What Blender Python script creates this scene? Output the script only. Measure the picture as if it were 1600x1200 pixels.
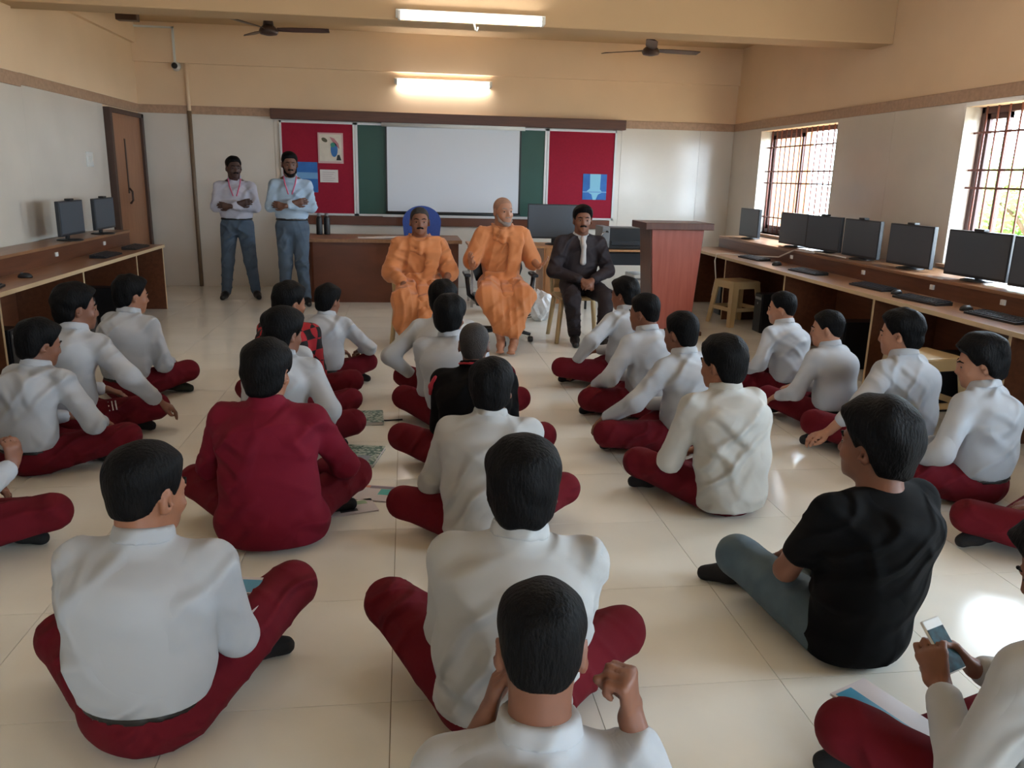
import bpy, bmesh, math, random
import numpy as np
from mathutils import Vector, Matrix

for o in list(bpy.data.objects):
    bpy.data.objects.remove(o, do_unlink=True)
SC = bpy.context.scene
COL = SC.collection
PI = math.pi

# ------------------------------------------------------------------ camera
CAM_H, CAM_F, CAM_PITCH, CAM_YAW, CAM_ROLL = 1.50, 1259.25, 14.427, 7.654, 1.417
def make_camera():
    cd = bpy.data.cameras.new('camera'); co = bpy.data.objects.new('camera', cd); COL.objects.link(co)
    cd.sensor_fit = 'HORIZONTAL'; cd.sensor_width = 36.0
    cd.lens = 36.0 * CAM_F / 1600.0
    cd.clip_start = 0.05; cd.clip_end = 300
    pi_, ya, ro = (math.radians(a) for a in (CAM_PITCH, CAM_YAW, CAM_ROLL))
    fw = Vector((math.sin(ya) * math.cos(pi_), math.cos(ya) * math.cos(pi_), -math.sin(pi_)))
    rt = Vector((math.cos(ya), -math.sin(ya), 0)); up = rt.cross(fw)
    c, s = math.cos(ro), math.sin(ro)
    r2 = c * rt + s * up; u2 = -s * rt + c * up
    m = Matrix((r2, u2, -fw)).transposed().to_4x4(); m.translation = (0, 0, CAM_H)
    co.matrix_world = m
    SC.camera = co
make_camera()

# ------------------------------------------------------------------ exposure, world
SC.view_settings.view_transform = 'Standard'
SC.view_settings.look = 'None'
SC.view_settings.gamma = 1.0
SC.view_settings.use_curve_mapping = False
SC.view_settings.exposure = 0.92
SC.cycles.use_denoising = True
SC.cycles.adaptive_threshold = 0.02
SC.cycles.max_bounces = 6
SC.cycles.diffuse_bounces = 4
SC.cycles.sample_clamp_indirect = 8.0

WORLD_STRENGTH = 15.0
w = bpy.data.worlds.new('overcast_sky'); SC.world = w
w.use_nodes = True
nt = w.node_tree; nt.nodes.clear()
bg = nt.nodes.new('ShaderNodeBackground'); ow = nt.nodes.new('ShaderNodeOutputWorld')
bg.inputs['Color'].default_value = (0.70, 0.86, 1.0, 1); bg.inputs['Strength'].default_value = WORLD_STRENGTH
nt.links.new(bg.outputs[0], ow.inputs[0])

# ------------------------------------------------------------------ room measures (metres, camera stands at x=0 y=0)
XL, XR, YB, YF = -3.30, 4.49, 11.10, -4.2
ZC = 3.22                      # ceiling
ZS0, ZS1 = 2.165, 2.265        # brown band on the walls
# windows on the right wall: (y0, y1, z0, z1)
WINDOWS = [(8.30, 10.20, 0.88, 2.13), (4.42, 6.32, 0.88, 2.13), (0.55, 2.45, 0.88, 2.13), (-3.3, -1.4, 0.88, 2.13)]
ADDED_REAR_WINDOWS = [(0.3, 2.4, 0.88, 2.13)]  # unseen opening added behind the camera to light the backs of the figures

def portal(loc, rot, sx, sy):
    ld = bpy.data.lights.new('window_daylight', 'AREA'); ld.shape = 'RECTANGLE'; ld.size = sx; ld.size_y = sy
    ld.cycles.is_portal = True
    o = bpy.data.objects.new('window_daylight', ld); COL.objects.link(o); o.location = loc; o.rotation_euler = rot
for (y0, y1, z0, z1) in WINDOWS:
    portal((XR + 0.26, (y0 + y1) / 2, (z0 + z1) / 2), (0, PI / 2, 0), z1 - z0, y1 - y0)
for (x0, x1, z0, z1) in ADDED_REAR_WINDOWS:
    portal(((x0 + x1) / 2, YF - 0.26, (z0 + z1) / 2), (PI / 2, 0, 0), x1 - x0, z1 - z0)
# ------------------------------------------------------------------ helpers
def link(o, parent=None):
    COL.objects.link(o)
    if parent is not None:
        o.parent = parent
    return o
def tag(o, label=None, cat=None, group=None, kind=None):
    if label: o['label'] = label
    if cat: o['category'] = cat
    if group: o['group'] = group
    if kind: o['kind'] = kind
    return o
def thing(name, label, cat, loc=(0, 0, 0), rz=0.0, group=None):
    o = bpy.data.objects.new(name, None); o.empty_display_size = 0.1
    o.location = loc; o.rotation_euler = (0, 0, rz)
    COL.objects.link(o)
    return tag(o, label, cat, group)
def copy_tree(o, parent=None):
    c = o.copy(); COL.objects.link(c); c.parent = parent
    for ch in list(o.children):
        copy_tree(ch, c)
    return c

class MB:
    """collects simple solids; build() makes ONE mesh object"""
    def __init__(self): self.v = []; self.f = []; self.sm = []
    def add(self, vs, fs, smooth=False):
        n = len(self.v); self.v += [tuple(a) for a in vs]; self.f += [tuple(i + n for i in f) for f in fs]; self.sm += [smooth] * len(fs)
        return self
    def box(self, x0, x1, y0, y1, z0, z1, b=0.0):
        if b <= 0:
            vs = [(x, y, z) for x in (x0, x1) for y in (y0, y1) for z in (z0, z1)]
            return self.add(vs, [(0, 1, 3, 2), (4, 6, 7, 5), (0, 4, 5, 1), (2, 3, 7, 6), (0, 2, 6, 4), (1, 5, 7, 3)])
        bm = bmesh.new(); bmesh.ops.create_cube(bm, size=1.0)
        bmesh.ops.scale(bm, vec=(x1 - x0, y1 - y0, z1 - z0), verts=bm.verts)
        bmesh.ops.translate(bm, vec=((x0 + x1) / 2, (y0 + y1) / 2, (z0 + z1) / 2), verts=bm.verts)
        bmesh.ops.bevel(bm, geom=list(bm.edges), offset=b, segments=2, affect='EDGES', profile=0.6)
        bm.verts.index_update()
        self.add([v.co[:] for v in bm.verts], [[v.index for v in f.verts] for f in bm.faces]); bm.free()
        return self
    def obox(self, c, ax, ay, az, b=0.0):
        """oriented box: centre, three half-axis vectors"""
        m = MB().box(-1, 1, -1, 1, -1, 1) if b <= 0 else None
        c, ax, ay, az = (Vector(q) for q in (c, ax, ay, az))
        if m is None:
            lx, ly, lz = ax.length, ay.length, az.length
            m = MB().box(-lx, lx, -ly, ly, -lz, lz, b)
            ax, ay, az = ax.normalized(), ay.normalized(), az.normalized()
        return self.add([c + ax * p[0] + ay * p[1] + az * p[2] for p in m.v], m.f)
    def tube(self, pts, r, n=8, smooth=True, cap=True):
        """round tube along a polyline; r number or list"""
        pts = [Vector(p) for p in pts]
        rs = r if isinstance(r, (list, tuple)) else [r] * len(pts)
        vs = []; prev = None
        for i, p in enumerate(pts):
            t = (pts[min(i + 1, len(pts) - 1)] - pts[max(i - 1, 0)]).normalized()
            if prev is None:
                a = Vector((0, 0, 1)) if abs(t.z) < 0.9 else Vector((1, 0, 0))
                u = t.cross(a).normalized()
            else:
                u = (prev - t * prev.dot(t)).normalized()
            prev = u; w_ = t.cross(u)
            for k in range(n):
                a = 2 * PI * k / n
                vs.append(p + (u * math.cos(a) + w_ * math.sin(a)) * rs[i])
        fs = []
        for i in range(len(pts) - 1):
            for k in range(n):
                k2 = (k + 1) % n
                fs.append((i * n + k, i * n + k2, (i + 1) * n + k2, (i + 1) * n + k))
        self.add(vs, fs, smooth)
        if cap:
            m = len(self.v) - len(vs)
            self.f.append(tuple(m + k for k in range(n))[::-1]); self.sm.append(False)
            e = m + (len(pts) - 1) * n
            self.f.append(tuple(e + k for k in range(n))); self.sm.append(False)
        return self
    def lathe(self, prof, c=(0, 0, 0), n=20, smooth=True, axis='z'):
        vs = []
        for (r, z) in prof:
            for k in range(n):
                a = 2 * PI * k / n
                p = (r * math.cos(a), r * math.sin(a), z)
                if axis == 'x': p = (z, p[0], p[1])
                if axis == 'y': p = (p[0], z, p[1])
                vs.append((c[0] + p[0], c[1] + p[1], c[2] + p[2]))
        fs = []
        for i in range(len(prof) - 1):
            for k in range(n):
                k2 = (k + 1) % n
                q = (i * n + k, i * n + k2, (i + 1) * n + k2, (i + 1) * n + k)
                fs.append(q if axis != 'y' else q[::-1])
        fs.append(tuple(range(n))[::-1]); fs.append(tuple((len(prof) - 1) * n + k for k in range(n)))
        return self.add(vs, fs, smooth)
    def prism(self, poly, z0, z1, axis='z'):
        """extrude polygon [(a,b)...] along axis"""
        n = len(poly)
        def P(a, b, t):
            return {'z': (a, b, t), 'y': (a, t, b), 'x': (t, a, b)}[axis]
        vs = [P(a, b, z0) for a, b in poly] + [P(a, b, z1) for a, b in poly]
        fs = [tuple(range(n))[::-1], tuple(range(n, 2 * n))]
        fs += [(i, (i + 1) % n, n + (i + 1) % n, n + i) for i in range(n)]
        return self.add(vs, fs)
    def mesh(self, name):
        me = bpy.data.meshes.new(name); me.from_pydata(self.v, [], self.f); me.update()
        me.polygons.foreach_set('use_smooth', self.sm)
        bm = bmesh.new(); bm.from_mesh(me); bmesh.ops.recalc_face_normals(bm, faces=bm.faces); bm.to_mesh(me); bm.free()
        return me
    def build(self, name, mat, parent=None):
        me = self.mesh(name); me.materials.append(mat)
        o = bpy.data.objects.new(name, me)
        return link(o, parent)

def struct(name, mb, mat, parent=None):
    o = mb.build(name, mat, parent)
    if parent is None: o['kind'] = 'structure'
    return o

# ------------------------------------------------------------------ materials
MATS = {}
def srgb(*c):
    return tuple(((x / 255 / 12.92) if x / 255 <= 0.04045 else ((x / 255 + 0.055) / 1.055) ** 2.4) for x in c)
def mat(name, col, rough=0.6, var=0.0, vscale=3.0, bump=0.0, bscale=40.0, metal=0.0, spec=0.5, stretch=(1, 1, 1),
        col2=None, sheen=0.0, coat=0.0, emit=None, estr=0.0, vdetail=3.0, sss=0.0):
    m = bpy.data.materials.new(name); m.use_nodes = True
    nt = m.node_tree; b = nt.nodes['Principled BSDF']
    b.inputs['Base Color'].default_value = (*col, 1); b.inputs['Roughness'].default_value = rough
    b.inputs['Metallic'].default_value = metal; b.inputs['Specular IOR Level'].default_value = spec
    if coat: b.inputs['Coat Weight'].default_value = coat; b.inputs['Coat Roughness'].default_value = 0.08
    if sheen: b.inputs['Sheen Weight'].default_value = sheen
    if emit: b.inputs['Emission Color'].default_value = (*emit, 1); b.inputs['Emission Strength'].default_value = estr
    tc = nt.nodes.new('ShaderNodeTexCoord'); mp = nt.nodes.new('ShaderNodeMapping')
    mp.inputs['Scale'].default_value = stretch
    nt.links.new(tc.outputs['Object'], mp.inputs['Vector'])
    if var > 0 or col2:
        n = nt.nodes.new('ShaderNodeTexNoise'); n.inputs['Scale'].default_value = vscale; n.inputs['Detail'].default_value = vdetail
        nt.links.new(mp.outputs[0], n.inputs['Vector'])
        r = nt.nodes.new('ShaderNodeValToRGB')
        c2 = col2 if col2 else tuple(min(1, x * (1 + var)) for x in col)
        c1 = col if col2 else tuple(x * (1 - var) for x in col)
        r.color_ramp.elements[0].color = (*c1, 1); r.color_ramp.elements[1].color = (*c2, 1)
        r.color_ramp.elements[0].position = 0.3; r.color_ramp.elements[1].position = 0.7
        nt.links.new(n.outputs['Fac'], r.inputs[0]); nt.links.new(r.outputs[0], b.inputs['Base Color'])
    if bump > 0:
        n2 = nt.nodes.new('ShaderNodeTexNoise'); n2.inputs['Scale'].default_value = bscale; n2.inputs['Detail'].default_value = 4
        nt.links.new(mp.outputs[0], n2.inputs['Vector'])
        bp = nt.nodes.new('ShaderNodeBump'); bp.inputs['Strength'].default_value = bump; bp.inputs['Distance'].default_value = 0.01
        nt.links.new(n2.outputs['Fac'], bp.inputs['Height']); nt.links.new(bp.outputs[0], b.inputs['Normal'])
    MATS[name] = m
    return m
mat('wall_paint', srgb(234, 204, 168), 0.75, 0.03, 1.5, 0.05, 60)
mat('ceiling_paint', srgb(196, 166, 128), 0.8, 0.03, 1.2)
mat('wall_tile', srgb(214, 207, 196), 0.16, 0.03, 2.5, spec=0.45)
mat('band_granite', srgb(176, 144, 118), 0.45, 0.12, 30)
mat('floor_tile', srgb(238, 237, 228), 0.16, 0.05, 2.2, spec=0.32, vdetail=6)
mat('grout', srgb(160, 148, 126), 0.9)
def wood(name, c1, c2, rough=0.4, stretch=(1, 12, 12), sc=3.0):
    return mat(name, srgb(*c1), rough, col2=srgb(*c2), vscale=sc, stretch=stretch, vdetail=8)
wood('wood_desk', (88, 52, 34), (108, 66, 44), 0.34, (10, 1, 10))
wood('wood_top', (130, 92, 64), (148, 108, 78), 0.30, (10, 1, 10))
wood('wood_teacher', (92, 50, 32), (108, 60, 40), 0.35, (1, 12, 2))
wood('wood_podium', (150, 76, 62), (166, 90, 74), 0.3, (12, 12, 1))
wood('wood_podium_dark', (80, 46, 36), (98, 60, 46), 0.35, (12, 12, 1))
wood('wood_pelmet', (78, 46, 32), (96, 58, 40), 0.45, (1, 12, 12))
wood('wood_door', (144, 98, 68), (160, 112, 80), 0.45, (12, 12, 1))
wood('wood_light', (186, 134, 90), (202, 152, 106), 0.4, (12, 12, 1))
mat('edge_band', srgb(196, 172, 136), 0.5)
mat('frame_dark', srgb(72, 50, 40), 0.5, 0.08, 12)
mat('win_frame', srgb(86, 58, 56), 0.45, 0.08, 12)
mat('grille_iron', srgb(120, 72, 62), 0.5, 0.1, 20)
mat('alu', srgb(205, 205, 205), 0.35, metal=0.3)
mat('green_board', srgb(36, 78, 68), 0.5, 0.06, 3)
mat('pin_felt', srgb(150, 22, 48), 0.95, 0.05, 40, 0.1, 300)
mat('screen_white', srgb(214, 220, 228), 0.5)
mat('paper_white', srgb(214, 208, 204), 0.8)
mat('black_plastic', srgb(24, 25, 28), 0.42, 0.08, 6)
mat('monitor_back', srgb(34, 38, 44), 0.38, 0.05, 6)
mat('monitor_screen', srgb(72, 80, 90), 0.4)  # lighter grey base colour stands in for reflections on the screens
mat('grey_plastic', srgb(130, 132, 134), 0.5)
mat('white_plastic', srgb(222, 222, 218), 0.45)
mat('stool_plastic', srgb(196, 172, 130), 0.42, 0.03, 5)
mat('chrome', srgb(190, 190, 192), 0.25, metal=0.9)
mat('blue_fabric', srgb(62, 86, 158), 0.9, 0.08, 60)
mat('fan_brown', srgb(70, 50, 42), 0.4)
mat('tube_glow', (1, 1, 1), 0.5, emit=(1.0, 0.98, 0.97), estr=22.0)
mat('tube_body', srgb(226, 226, 220), 0.5)
mat('cable_white', srgb(214, 208, 200), 0.5)
mat('bag_white', srgb(226, 226, 228), 0.35, 0.05, 20, 0.4, 30)
# ------------------------------------------------------------------ floor: 0.6 m polished tiles, each a piece
T = 0.60; TX0, TY0 = -0.055 - 6 * T, 2.08 - T
fl = struct('floor', MB().box(XL - 0.2, XR + 0.2, YF - 0.2, YB + 0.2, -0.12, -0.006), MATS['grout'])
def tile_rect(ix, iy):
    x0 = max(XL, TX0 + ix * T); x1 = min(XR, TX0 + (ix + 1) * T); y0 = max(YF, TY0 + iy * T); y1 = min(YB, TY0 + (iy + 1) * T)
    return x0, x1, y0, y1
tile_cache = {}
NX = 14
rest = MB()
for iy in range(-12, 17):
    for ix in range(NX):
        x0, x1, y0, y1 = tile_rect(ix, iy)
        if x1 - x0 < 0.02 or y1 - y0 < 0.02: continue
        sx, sy = round(x1 - x0, 3), round(y1 - y0, 3); g = 0.0012
        if iy < 0:
            rest.box(x0 + g, x1 - g, y0 + g, y1 - g, -0.008, 0.0); continue
        key = (sx, sy)
        if key not in tile_cache:
            me = MB().box(-sx / 2 + g, sx / 2 - g, -sy / 2 + g, sy / 2 - g, -0.008, 0.0).mesh('floor_tile'); me.materials.append(MATS['floor_tile'])
            tile_cache[key] = me
        o = bpy.data.objects.new('floor_tile', tile_cache[key]); o.location = ((x0 + x1) / 2, (y0 + y1) / 2, 0)
        link(o, fl)
rt_ = rest.build('floor_tiles_behind', MATS['floor_tile'], fl); rt_['kind'] = 'stuff'

# ------------------------------------------------------------------ walls
WT = 0.24
def wall_with_holes(axis, pos, thick, u0, u1, holes, z1):
    """solid wall built of boxes around the openings; axis 'x': plane x=pos..pos+thick, u along y"""
    m = MB()
    def bx(a0, a1, z0, zz):
        if a1 - a0 < 1e-4 or zz - z0 < 1e-4: return
        p0, p1 = sorted((pos, pos + thick))
        if axis == 'x': m.box(p0, p1, a0, a1, z0, zz)
        else: m.box(a0, a1, p0, p1, z0, zz)
    cur = u0
    for (a0, a1, z0, zz) in sorted(holes):
        bx(cur, a0, -0.1, z1); bx(a0, a1, -0.1, z0); bx(a0, a1, zz, z1); cur = a1
    bx(cur, u1, -0.1, z1)
    return m
wl = struct('wall_left', wall_with_holes('x', XL, -WT, YF, YB + WT, [], ZC), MATS['wall_paint'])
wb = struct('wall_back', wall_with_holes('y', YB, WT, XL, XR, [], ZC), MATS['wall_paint'])
wr = struct('wall_right', wall_with_holes('x', XR, WT, YF, YB + WT, WINDOWS, ZC), MATS['wall_paint'])
wf = struct('wall_rear', wall_with_holes('y', YF, -WT, XL - WT, XR + WT, ADDED_REAR_WINDOWS, ZC), MATS['wall_paint'])
ce = struct('ceiling', MB().box(XL - WT, XR + WT, YF - WT, YB + WT, ZC, ZC + 0.15), MATS['ceiling_paint'])
# beams: one across the room, one along each wall
struct('trim_1', MB().box(XL, XR, 7.50, 7.85, 2.77, ZC, 0.012), MATS['ceiling_paint'])
struct('trim_2', MB().box(XL, XR, YB - 0.05, YB, 2.76, ZC), MATS['wall_paint'])
struct('trim_3', MB().box(XL, XL + 0.05, YF, YB - 0.05, 2.97, ZC), MATS['wall_paint'])
struct('trim_4', MB().box(XL, XR, 1.2, 1.75, 2.77, ZC, 0.012), MATS['ceiling_paint'])

# glossy cladding panels up to the band, joints left open
CT = 0.012
def panels(parent, axis, pos, sgn, cuts, holes, z1=ZS0):
    g = 0.0015
    def piece(a0, a1, z0, zz):
        if a1 - a0 < 0.03 or zz - z0 < 0.03: return
        m = MB(); p0, p1 = sorted((pos, pos + sgn * CT))
        if axis == 'x': m.box(p0, p1, a0 + g, a1 - g, z0, zz)
        else: m.box(a0 + g, a1 - g, p0, p1, z0, zz)
        m.build('wall_panel', MATS['wall_tile'], parent)
    for a0, a1 in zip(cuts[:-1], cuts[1:]):
        hs = [h for h in holes if h[0] < a1 - 0.01 and h[1] > a0 + 0.01]
        if not hs: piece(a0, a1, 0, z1); continue
        h = hs[0]
        piece(a0, max(a0, h[0]), 0, z1); piece(max(a0, h[0]), min(a1, h[1]), 0, h[2]); piece(max(a0, h[0]), min(a1, h[1]), h[3], z1); piece(min(a1, h[1]), a1, 0, z1)
DOOR = (9.88, 11.02, 0, 2.14)
panels(wl, 'x', XL, 1, [YF, -1.8, 0.6, 3.0, 5.4, 7.78, DOOR[0] - 0.06, YB - CT], [(DOOR[0] - 0.06, YB, 0, 2.165)])
panels(wb, 'y', YB, -1, [XL, -2.68, -1.66, 2.9, 4.0, XR - CT], [])
panels(wr, 'x', XR, -1, [YF, -1.0, 1.2, 3.4, 4.42, 6.32, 7.3, 8.3, 10.2, YB - CT], WINDOWS)
# brown band
def band(name, m): struct(name, m, MATS['band_granite'])
band('trim_5', MB().box(XL, XL + 0.022, YF, YB - 0.022, ZS0, ZS1, 0.004))
band('trim_6', MB().box(XL, XR, YB - 0.022, YB, ZS0, ZS1, 0.004))
band('trim_7', MB().box(XR - 0.022, XR, YF, YB - 0.022, ZS0, ZS1, 0.004))
# pilaster of the left wall nearer the camera
pil = struct('trim_8', MB().box(XL, XL + 0.07, 5.2, 7.74, 2.14, 2.25, 0.004), MATS['band_granite'])
pl2 = struct('trim_9', MB().box(XL, XL + 0.06, 5.2, 7.76, 0, 2.14, 0.004), MATS['wall_tile'])
pl3 = struct('trim_10', MB().box(XL, XL + 0.06, 5.2, 7.74, 2.25, ZC, 0.004), MATS['wall_paint'])
# service pipe up the back wall: dark below the band, painted above
struct('trim_11', MB().tube([(-2.68, YB - 0.03, 0.0), (-2.68, YB - 0.03, 2.2)], 0.026, 10), mat('pipe_brown', srgb(118, 98, 78), 0.5, 0.1, 10))
struct('trim_12', MB().tube([(-2.68, YB - 0.03, 2.2), (-2.68, YB - 0.03, 2.76)], 0.024, 10), MATS['wall_paint'])

# ------------------------------------------------------------------ door on the left wall
d = tag(bpy.data.objects.new('door_1', None), kind='structure'); COL.objects.link(d)
y0, y1, z0, z1 = DOOR
MB().box(XL, XL + 0.05, y0 + 0.02, y1 - 0.08, 0.01, z1 - 0.05).build('door_leaf', MATS['wood_door'], d)
m = MB(); m.box(XL, XL + 0.08, y1 - 0.08, y1, 0, z1, 0.004); m.box(XL, XL + 0.08, y0 - 0.05, y0 + 0.02, 0, z1, 0.004); m.box(XL, XL + 0.08, y0, y1, z1 - 0.05, z1, 0.004)
m.build('door_frame', MATS['frame_dark'], d)
m = MB(); m.box(XL + 0.05, XL + 0.058, 10.30, 10.335, 1.2, 1.82); m.tube([(XL + 0.06, 10.317, 1.26), (XL + 0.09, 10.317, 1.22), (XL + 0.09, 10.317, 1.12), (XL + 0.06, 10.317, 1.08)], 0.012, 8)
m.build('door_handle', MATS['frame_dark'], d)

# switch plate on the left wall
sw = thing('switch_plate', 'white switch plate on the tiled left wall beside the brown door', 'switch', (XL + CT, 9.27, 1.57))
MB().box(0, 0.012, -0.09, 0.09, -0.075, 0.075, 0.004).build('plate', MATS['white_plastic'], sw)
for k in range(3): MB().box(0.012, 0.02, -0.06 + k * 0.045, -0.03 + k * 0.045, -0.03, 0.03, 0.002).build('rocker', MATS['white_plastic'], sw)

# ------------------------------------------------------------------ windows with iron grilles
mat('glass', (0.9, 0.95, 0.95), 0.02, spec=0.5)
gm = MATS['glass']; gb = gm.node_tree.nodes['Principled BSDF']; gb.inputs['Alpha'].default_value = 0.08
def window(n, axis, pos, sgn, u0, u1, z0, z1, sash_at):
    w_ = tag(bpy.data.objects.new('window_%d' % n, None), kind='structure'); COL.objects.link(w_)
    def bx(m, a0, a1, p0, p1, zz0, zz1, b=0.0):
        q0, q1 = sorted((pos + sgn * p0, pos + sgn * p1))
        if axis == 'x': m.box(q0, q1, a0, a1, zz0, zz1, b)
        else: m.box(a0, a1, q0, q1, zz0, zz1, b)
        return m
    def P(a, p, z):
        return (pos + sgn * p, a, z) if axis == 'x' else (a, pos + sgn * p, z)
    t = 0.05
    m = MB(); bx(m, u0, u0 + t, 0.13, 0.2, z0, z1, 0.004); bx(m, u1 - t, u1, 0.13, 0.2, z0, z1, 0.004); bx(m, u0, u1, 0.13, 0.2, z0, z0 + t, 0.004); bx(m, u0, u1, 0.13, 0.2, z1 - t, z1, 0.004)
    m.build('window_frame', MATS['win_frame'], w_)
    # sliding sash, pushed to one side
    a0, a1 = sash_at
    m = MB(); s = 0.045
    bx(m, a0, a0 + s, 0.15, 0.18, z0 + t, z1 - t); bx(m, a1 - s, a1, 0.15, 0.18, z0 + t, z1 - t); bx(m, a0, a1, 0.15, 0.18, z0 + t, z0 + t + s); bx(m, a0, a1, 0.15, 0.18, z1 - t - s, z1 - t)
    sa = m.build('sash', MATS['win_frame'], w_)
    m = MB(); bx(m, a0 + s, a1 - s, 0.163, 0.167, z0 + t + s, z1 - t - s); m.build('pane', gm, sa)
    # grille
    nv = int(round((u1 - u0) / 0.125))
    for k in range(1, nv):
        a = u0 + (u1 - u0) * k / nv
        MB().tube([P(a, 0.09, z0), P(a, 0.09, z1)], 0.008, 6).build('grille_bar', MATS['grille_iron'], w_)
    for z in (z0 + 0.2, z0 + 0.62, z0 + 0.76, z1 - 0.2):
        m = MB(); bx(m, u0, u1, 0.083, 0.097, z - 0.008, z + 0.008); m.build('grille_rail', MATS['grille_iron'], w_)
    m = MB(); bx(m, u0 - 0.03, u1 + 0.03, -0.05, 0.24, z0 - 0.03, z0, 0.006); m.build('window_sill', MATS['band_granite'], w_)
    m = MB(); bx(m, u0, u0 + 0.012, -0.012, 0.13, z0, z1); bx(m, u1 - 0.012, u1, -0.012, 0.13, z0, z1); m.build('reveal', MATS['wall_tile'], w_)
for i, (a0, a1, b0, b1) in enumerate(WINDOWS):
    window(i + 1, 'x', XR, 1, a0, a1, b0, b1, (a1 - 0.85, a1 - 0.05) if i != 1 else (a1 - 0.32, a1 - 0.05))
for i, (a0, a1, b0, b1) in enumerate(ADDED_REAR_WINDOWS):
    window(5 + i, 'y', YF, -1, a0, a1, b0, b1, (a0 + 0.05, a0 + 0.85))  # added rear opening, out of view, lets in extra cool light

# ------------------------------------------------------------------ outside: a wing of the building, a balcony rail, a tree
struct('trim_13', MB().box(6.3, 6.6, 12.95, 18.0, -3.0, 3.6), mat('outside_paint', srgb(160, 104, 58), 0.8, 0.04, 2))
rl = thing('balcony_railing', 'iron railing outside the far window grille', 'railing', (6.2, 10.5, 0))
for k in range(14): MB().tube([(0, -2.2 + k * 0.2, 0.55), (0, -2.2 + k * 0.2, 1.3)], 0.012, 6).build('baluster', MATS['grille_iron'], rl)
MB().box(-0.03, 0.03, -2.3, 0.6, 1.3, 1.35).build('handrail', MATS['grille_iron'], rl)
MB().box(-0.1, 0.1, -2.3, 0.6, -3.0, 0.55).build('slab_edge', MATS['outside_paint'], rl)
struct('ground', MB().box(XR + WT + 0.5, 60, -30, 50, -3.2, -3.0), mat('earth', srgb(190, 170, 140), 0.9, 0.1, 0.4))
mat('leaf', srgb(120, 160, 70), 0.6, col2=srgb(170, 200, 110), vscale=0.7); mat('bark', srgb(96, 76, 60), 0.9, 0.2, 8)
def tree(label, cx, cy, cz, R, n, seed):
    rnd = random.Random(seed)
    t = thing('tree', label, 'tree', (cx, cy, -3.0), 0, 'trees outside the windows')
    m = MB(); m.tube([(0, 0, 0), (0.1, 0.05, 1.5), (0, 0.1, cz + 3.0)], [0.2, 0.16, 0.08], 10)
    for k in range(7):
        a = rnd.uniform(0, 6.28); m.tube([(0, 0.1, cz + 1.6 + 0.2 * k), (math.cos(a) * R * 0.4, math.sin(a) * R * 0.4, cz + 2.5 + 0.2 * k), (math.cos(a) * R * 0.75, math.sin(a) * R * 0.75, cz + 2.9 + 0.25 * k)], [0.06, 0.04, 0.015], 6)
    m.build('trunk', MATS['bark'], t)
    lv = MB(); cl = [(rnd.gauss(0, 0.5), rnd.gauss(0, 0.5), rnd.gauss(0, 0.42)) for _ in range(26)]
    for k in range(n):
        c = cl[rnd.randrange(len(cl))]
        p = Vector((c[0] * R + rnd.gauss(0, 0.16) * R, c[1] * R + rnd.gauss(0, 0.16) * R, cz + 3.0 + c[2] * R + rnd.gauss(0, 0.13) * R))
        a = Vector((rnd.gauss(0, 1), rnd.gauss(0, 1), rnd.gauss(0, 0.6))).normalized(); b = a.orthogonal().normalized(); L = rnd.uniform(0.07, 0.13)
        lv.add([p - a * L, p + b * L * 0.45, p + a * L, p - b * L * 0.45], [(0, 1, 2, 3)])
    f = lv.build('foliage', MATS['leaf'], t); f['kind'] = 'stuff'
tree('light green leafy tree seen through the nearer window grille', 11.5, 13.2, 1.1, 1.7, 5200, 3)
tree('smaller pale tree beyond the near window grille', 17.5, 20.2, 0.2, 1.5, 3500, 7)

# ------------------------------------------------------------------ boards on the back wall
FB = YB - CT
def flat(name, x0, x1, z0, z1, t, mt, parent, y=FB, b=0.0):
    return MB().box(x0, x1, y - t, y, z0, z1, b).build(name, mt, parent)
pm = thing('pelmet_board', 'long dark wooden pelmet above the boards on the back wall', 'pelmet', (0, 0, 0))
MB().box(-1.68, 2.92, FB - 0.14, FB, 2.135, 2.26, 0.006).build('fascia', MATS['wood_pelmet'], pm)
def pinboard(x0, x1, label):
    t = thing('pin_board', label, 'pin board', (0, 0, 0), 0, 'crimson pin boards')
    flat('felt', x0 + 0.02, x1 - 0.02, 0.97, 2.10, 0.02, MATS['pin_felt'], t)
    m = MB(); 
    for a in ((x0, x0 + 0.025, 0.95, 2.125), (x1 - 0.025, x1, 0.95, 2.125), (x0, x1, 0.95, 0.975), (x0, x1, 2.10, 2.125)): m.box(a[0], a[1], FB - 0.03, FB, a[2], a[3])
    m.build('frame', MATS['alu'], t)
pinboard(-1.59, -0.645, 'crimson pin board with pinned sheets left of the green chalkboard')
pinboard(1.885, 2.83, 'crimson pin board with one blue poster right of the green chalkboard')
cb = thing('chalkboard', 'green chalkboard partly covered by the white projection screen', 'chalkboard', (0, 0, 0))
flat('board', -0.62, 1.86, 0.97, 2.11, 0.02, MATS['green_board'], cb)
m = MB()
for a in ((-0.64, -0.61, 0.95, 2.125), (1.85, 1.88, 0.95, 2.125), (-0.64, 1.88, 0.95, 0.975), (-0.64, 1.88, 2.10, 2.125)): m.box(a[0], a[1], FB - 0.03, FB, a[2], a[3])
m.build('frame', MATS['alu'], cb)
MB().box(-0.30, 1.66, FB - 0.09, FB - 0.03, 0.945, 0.965).build('chalk_ledge', MATS['alu'], cb)
ps = thing('projection_screen', 'white roll-down projection screen hanging over the chalkboard', 'screen', (0, 0, 0))
flat('fabric', -0.235, 1.505, 1.02, 2.11, 0.004, MATS['screen_white'], ps, FB - 0.05)
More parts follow.
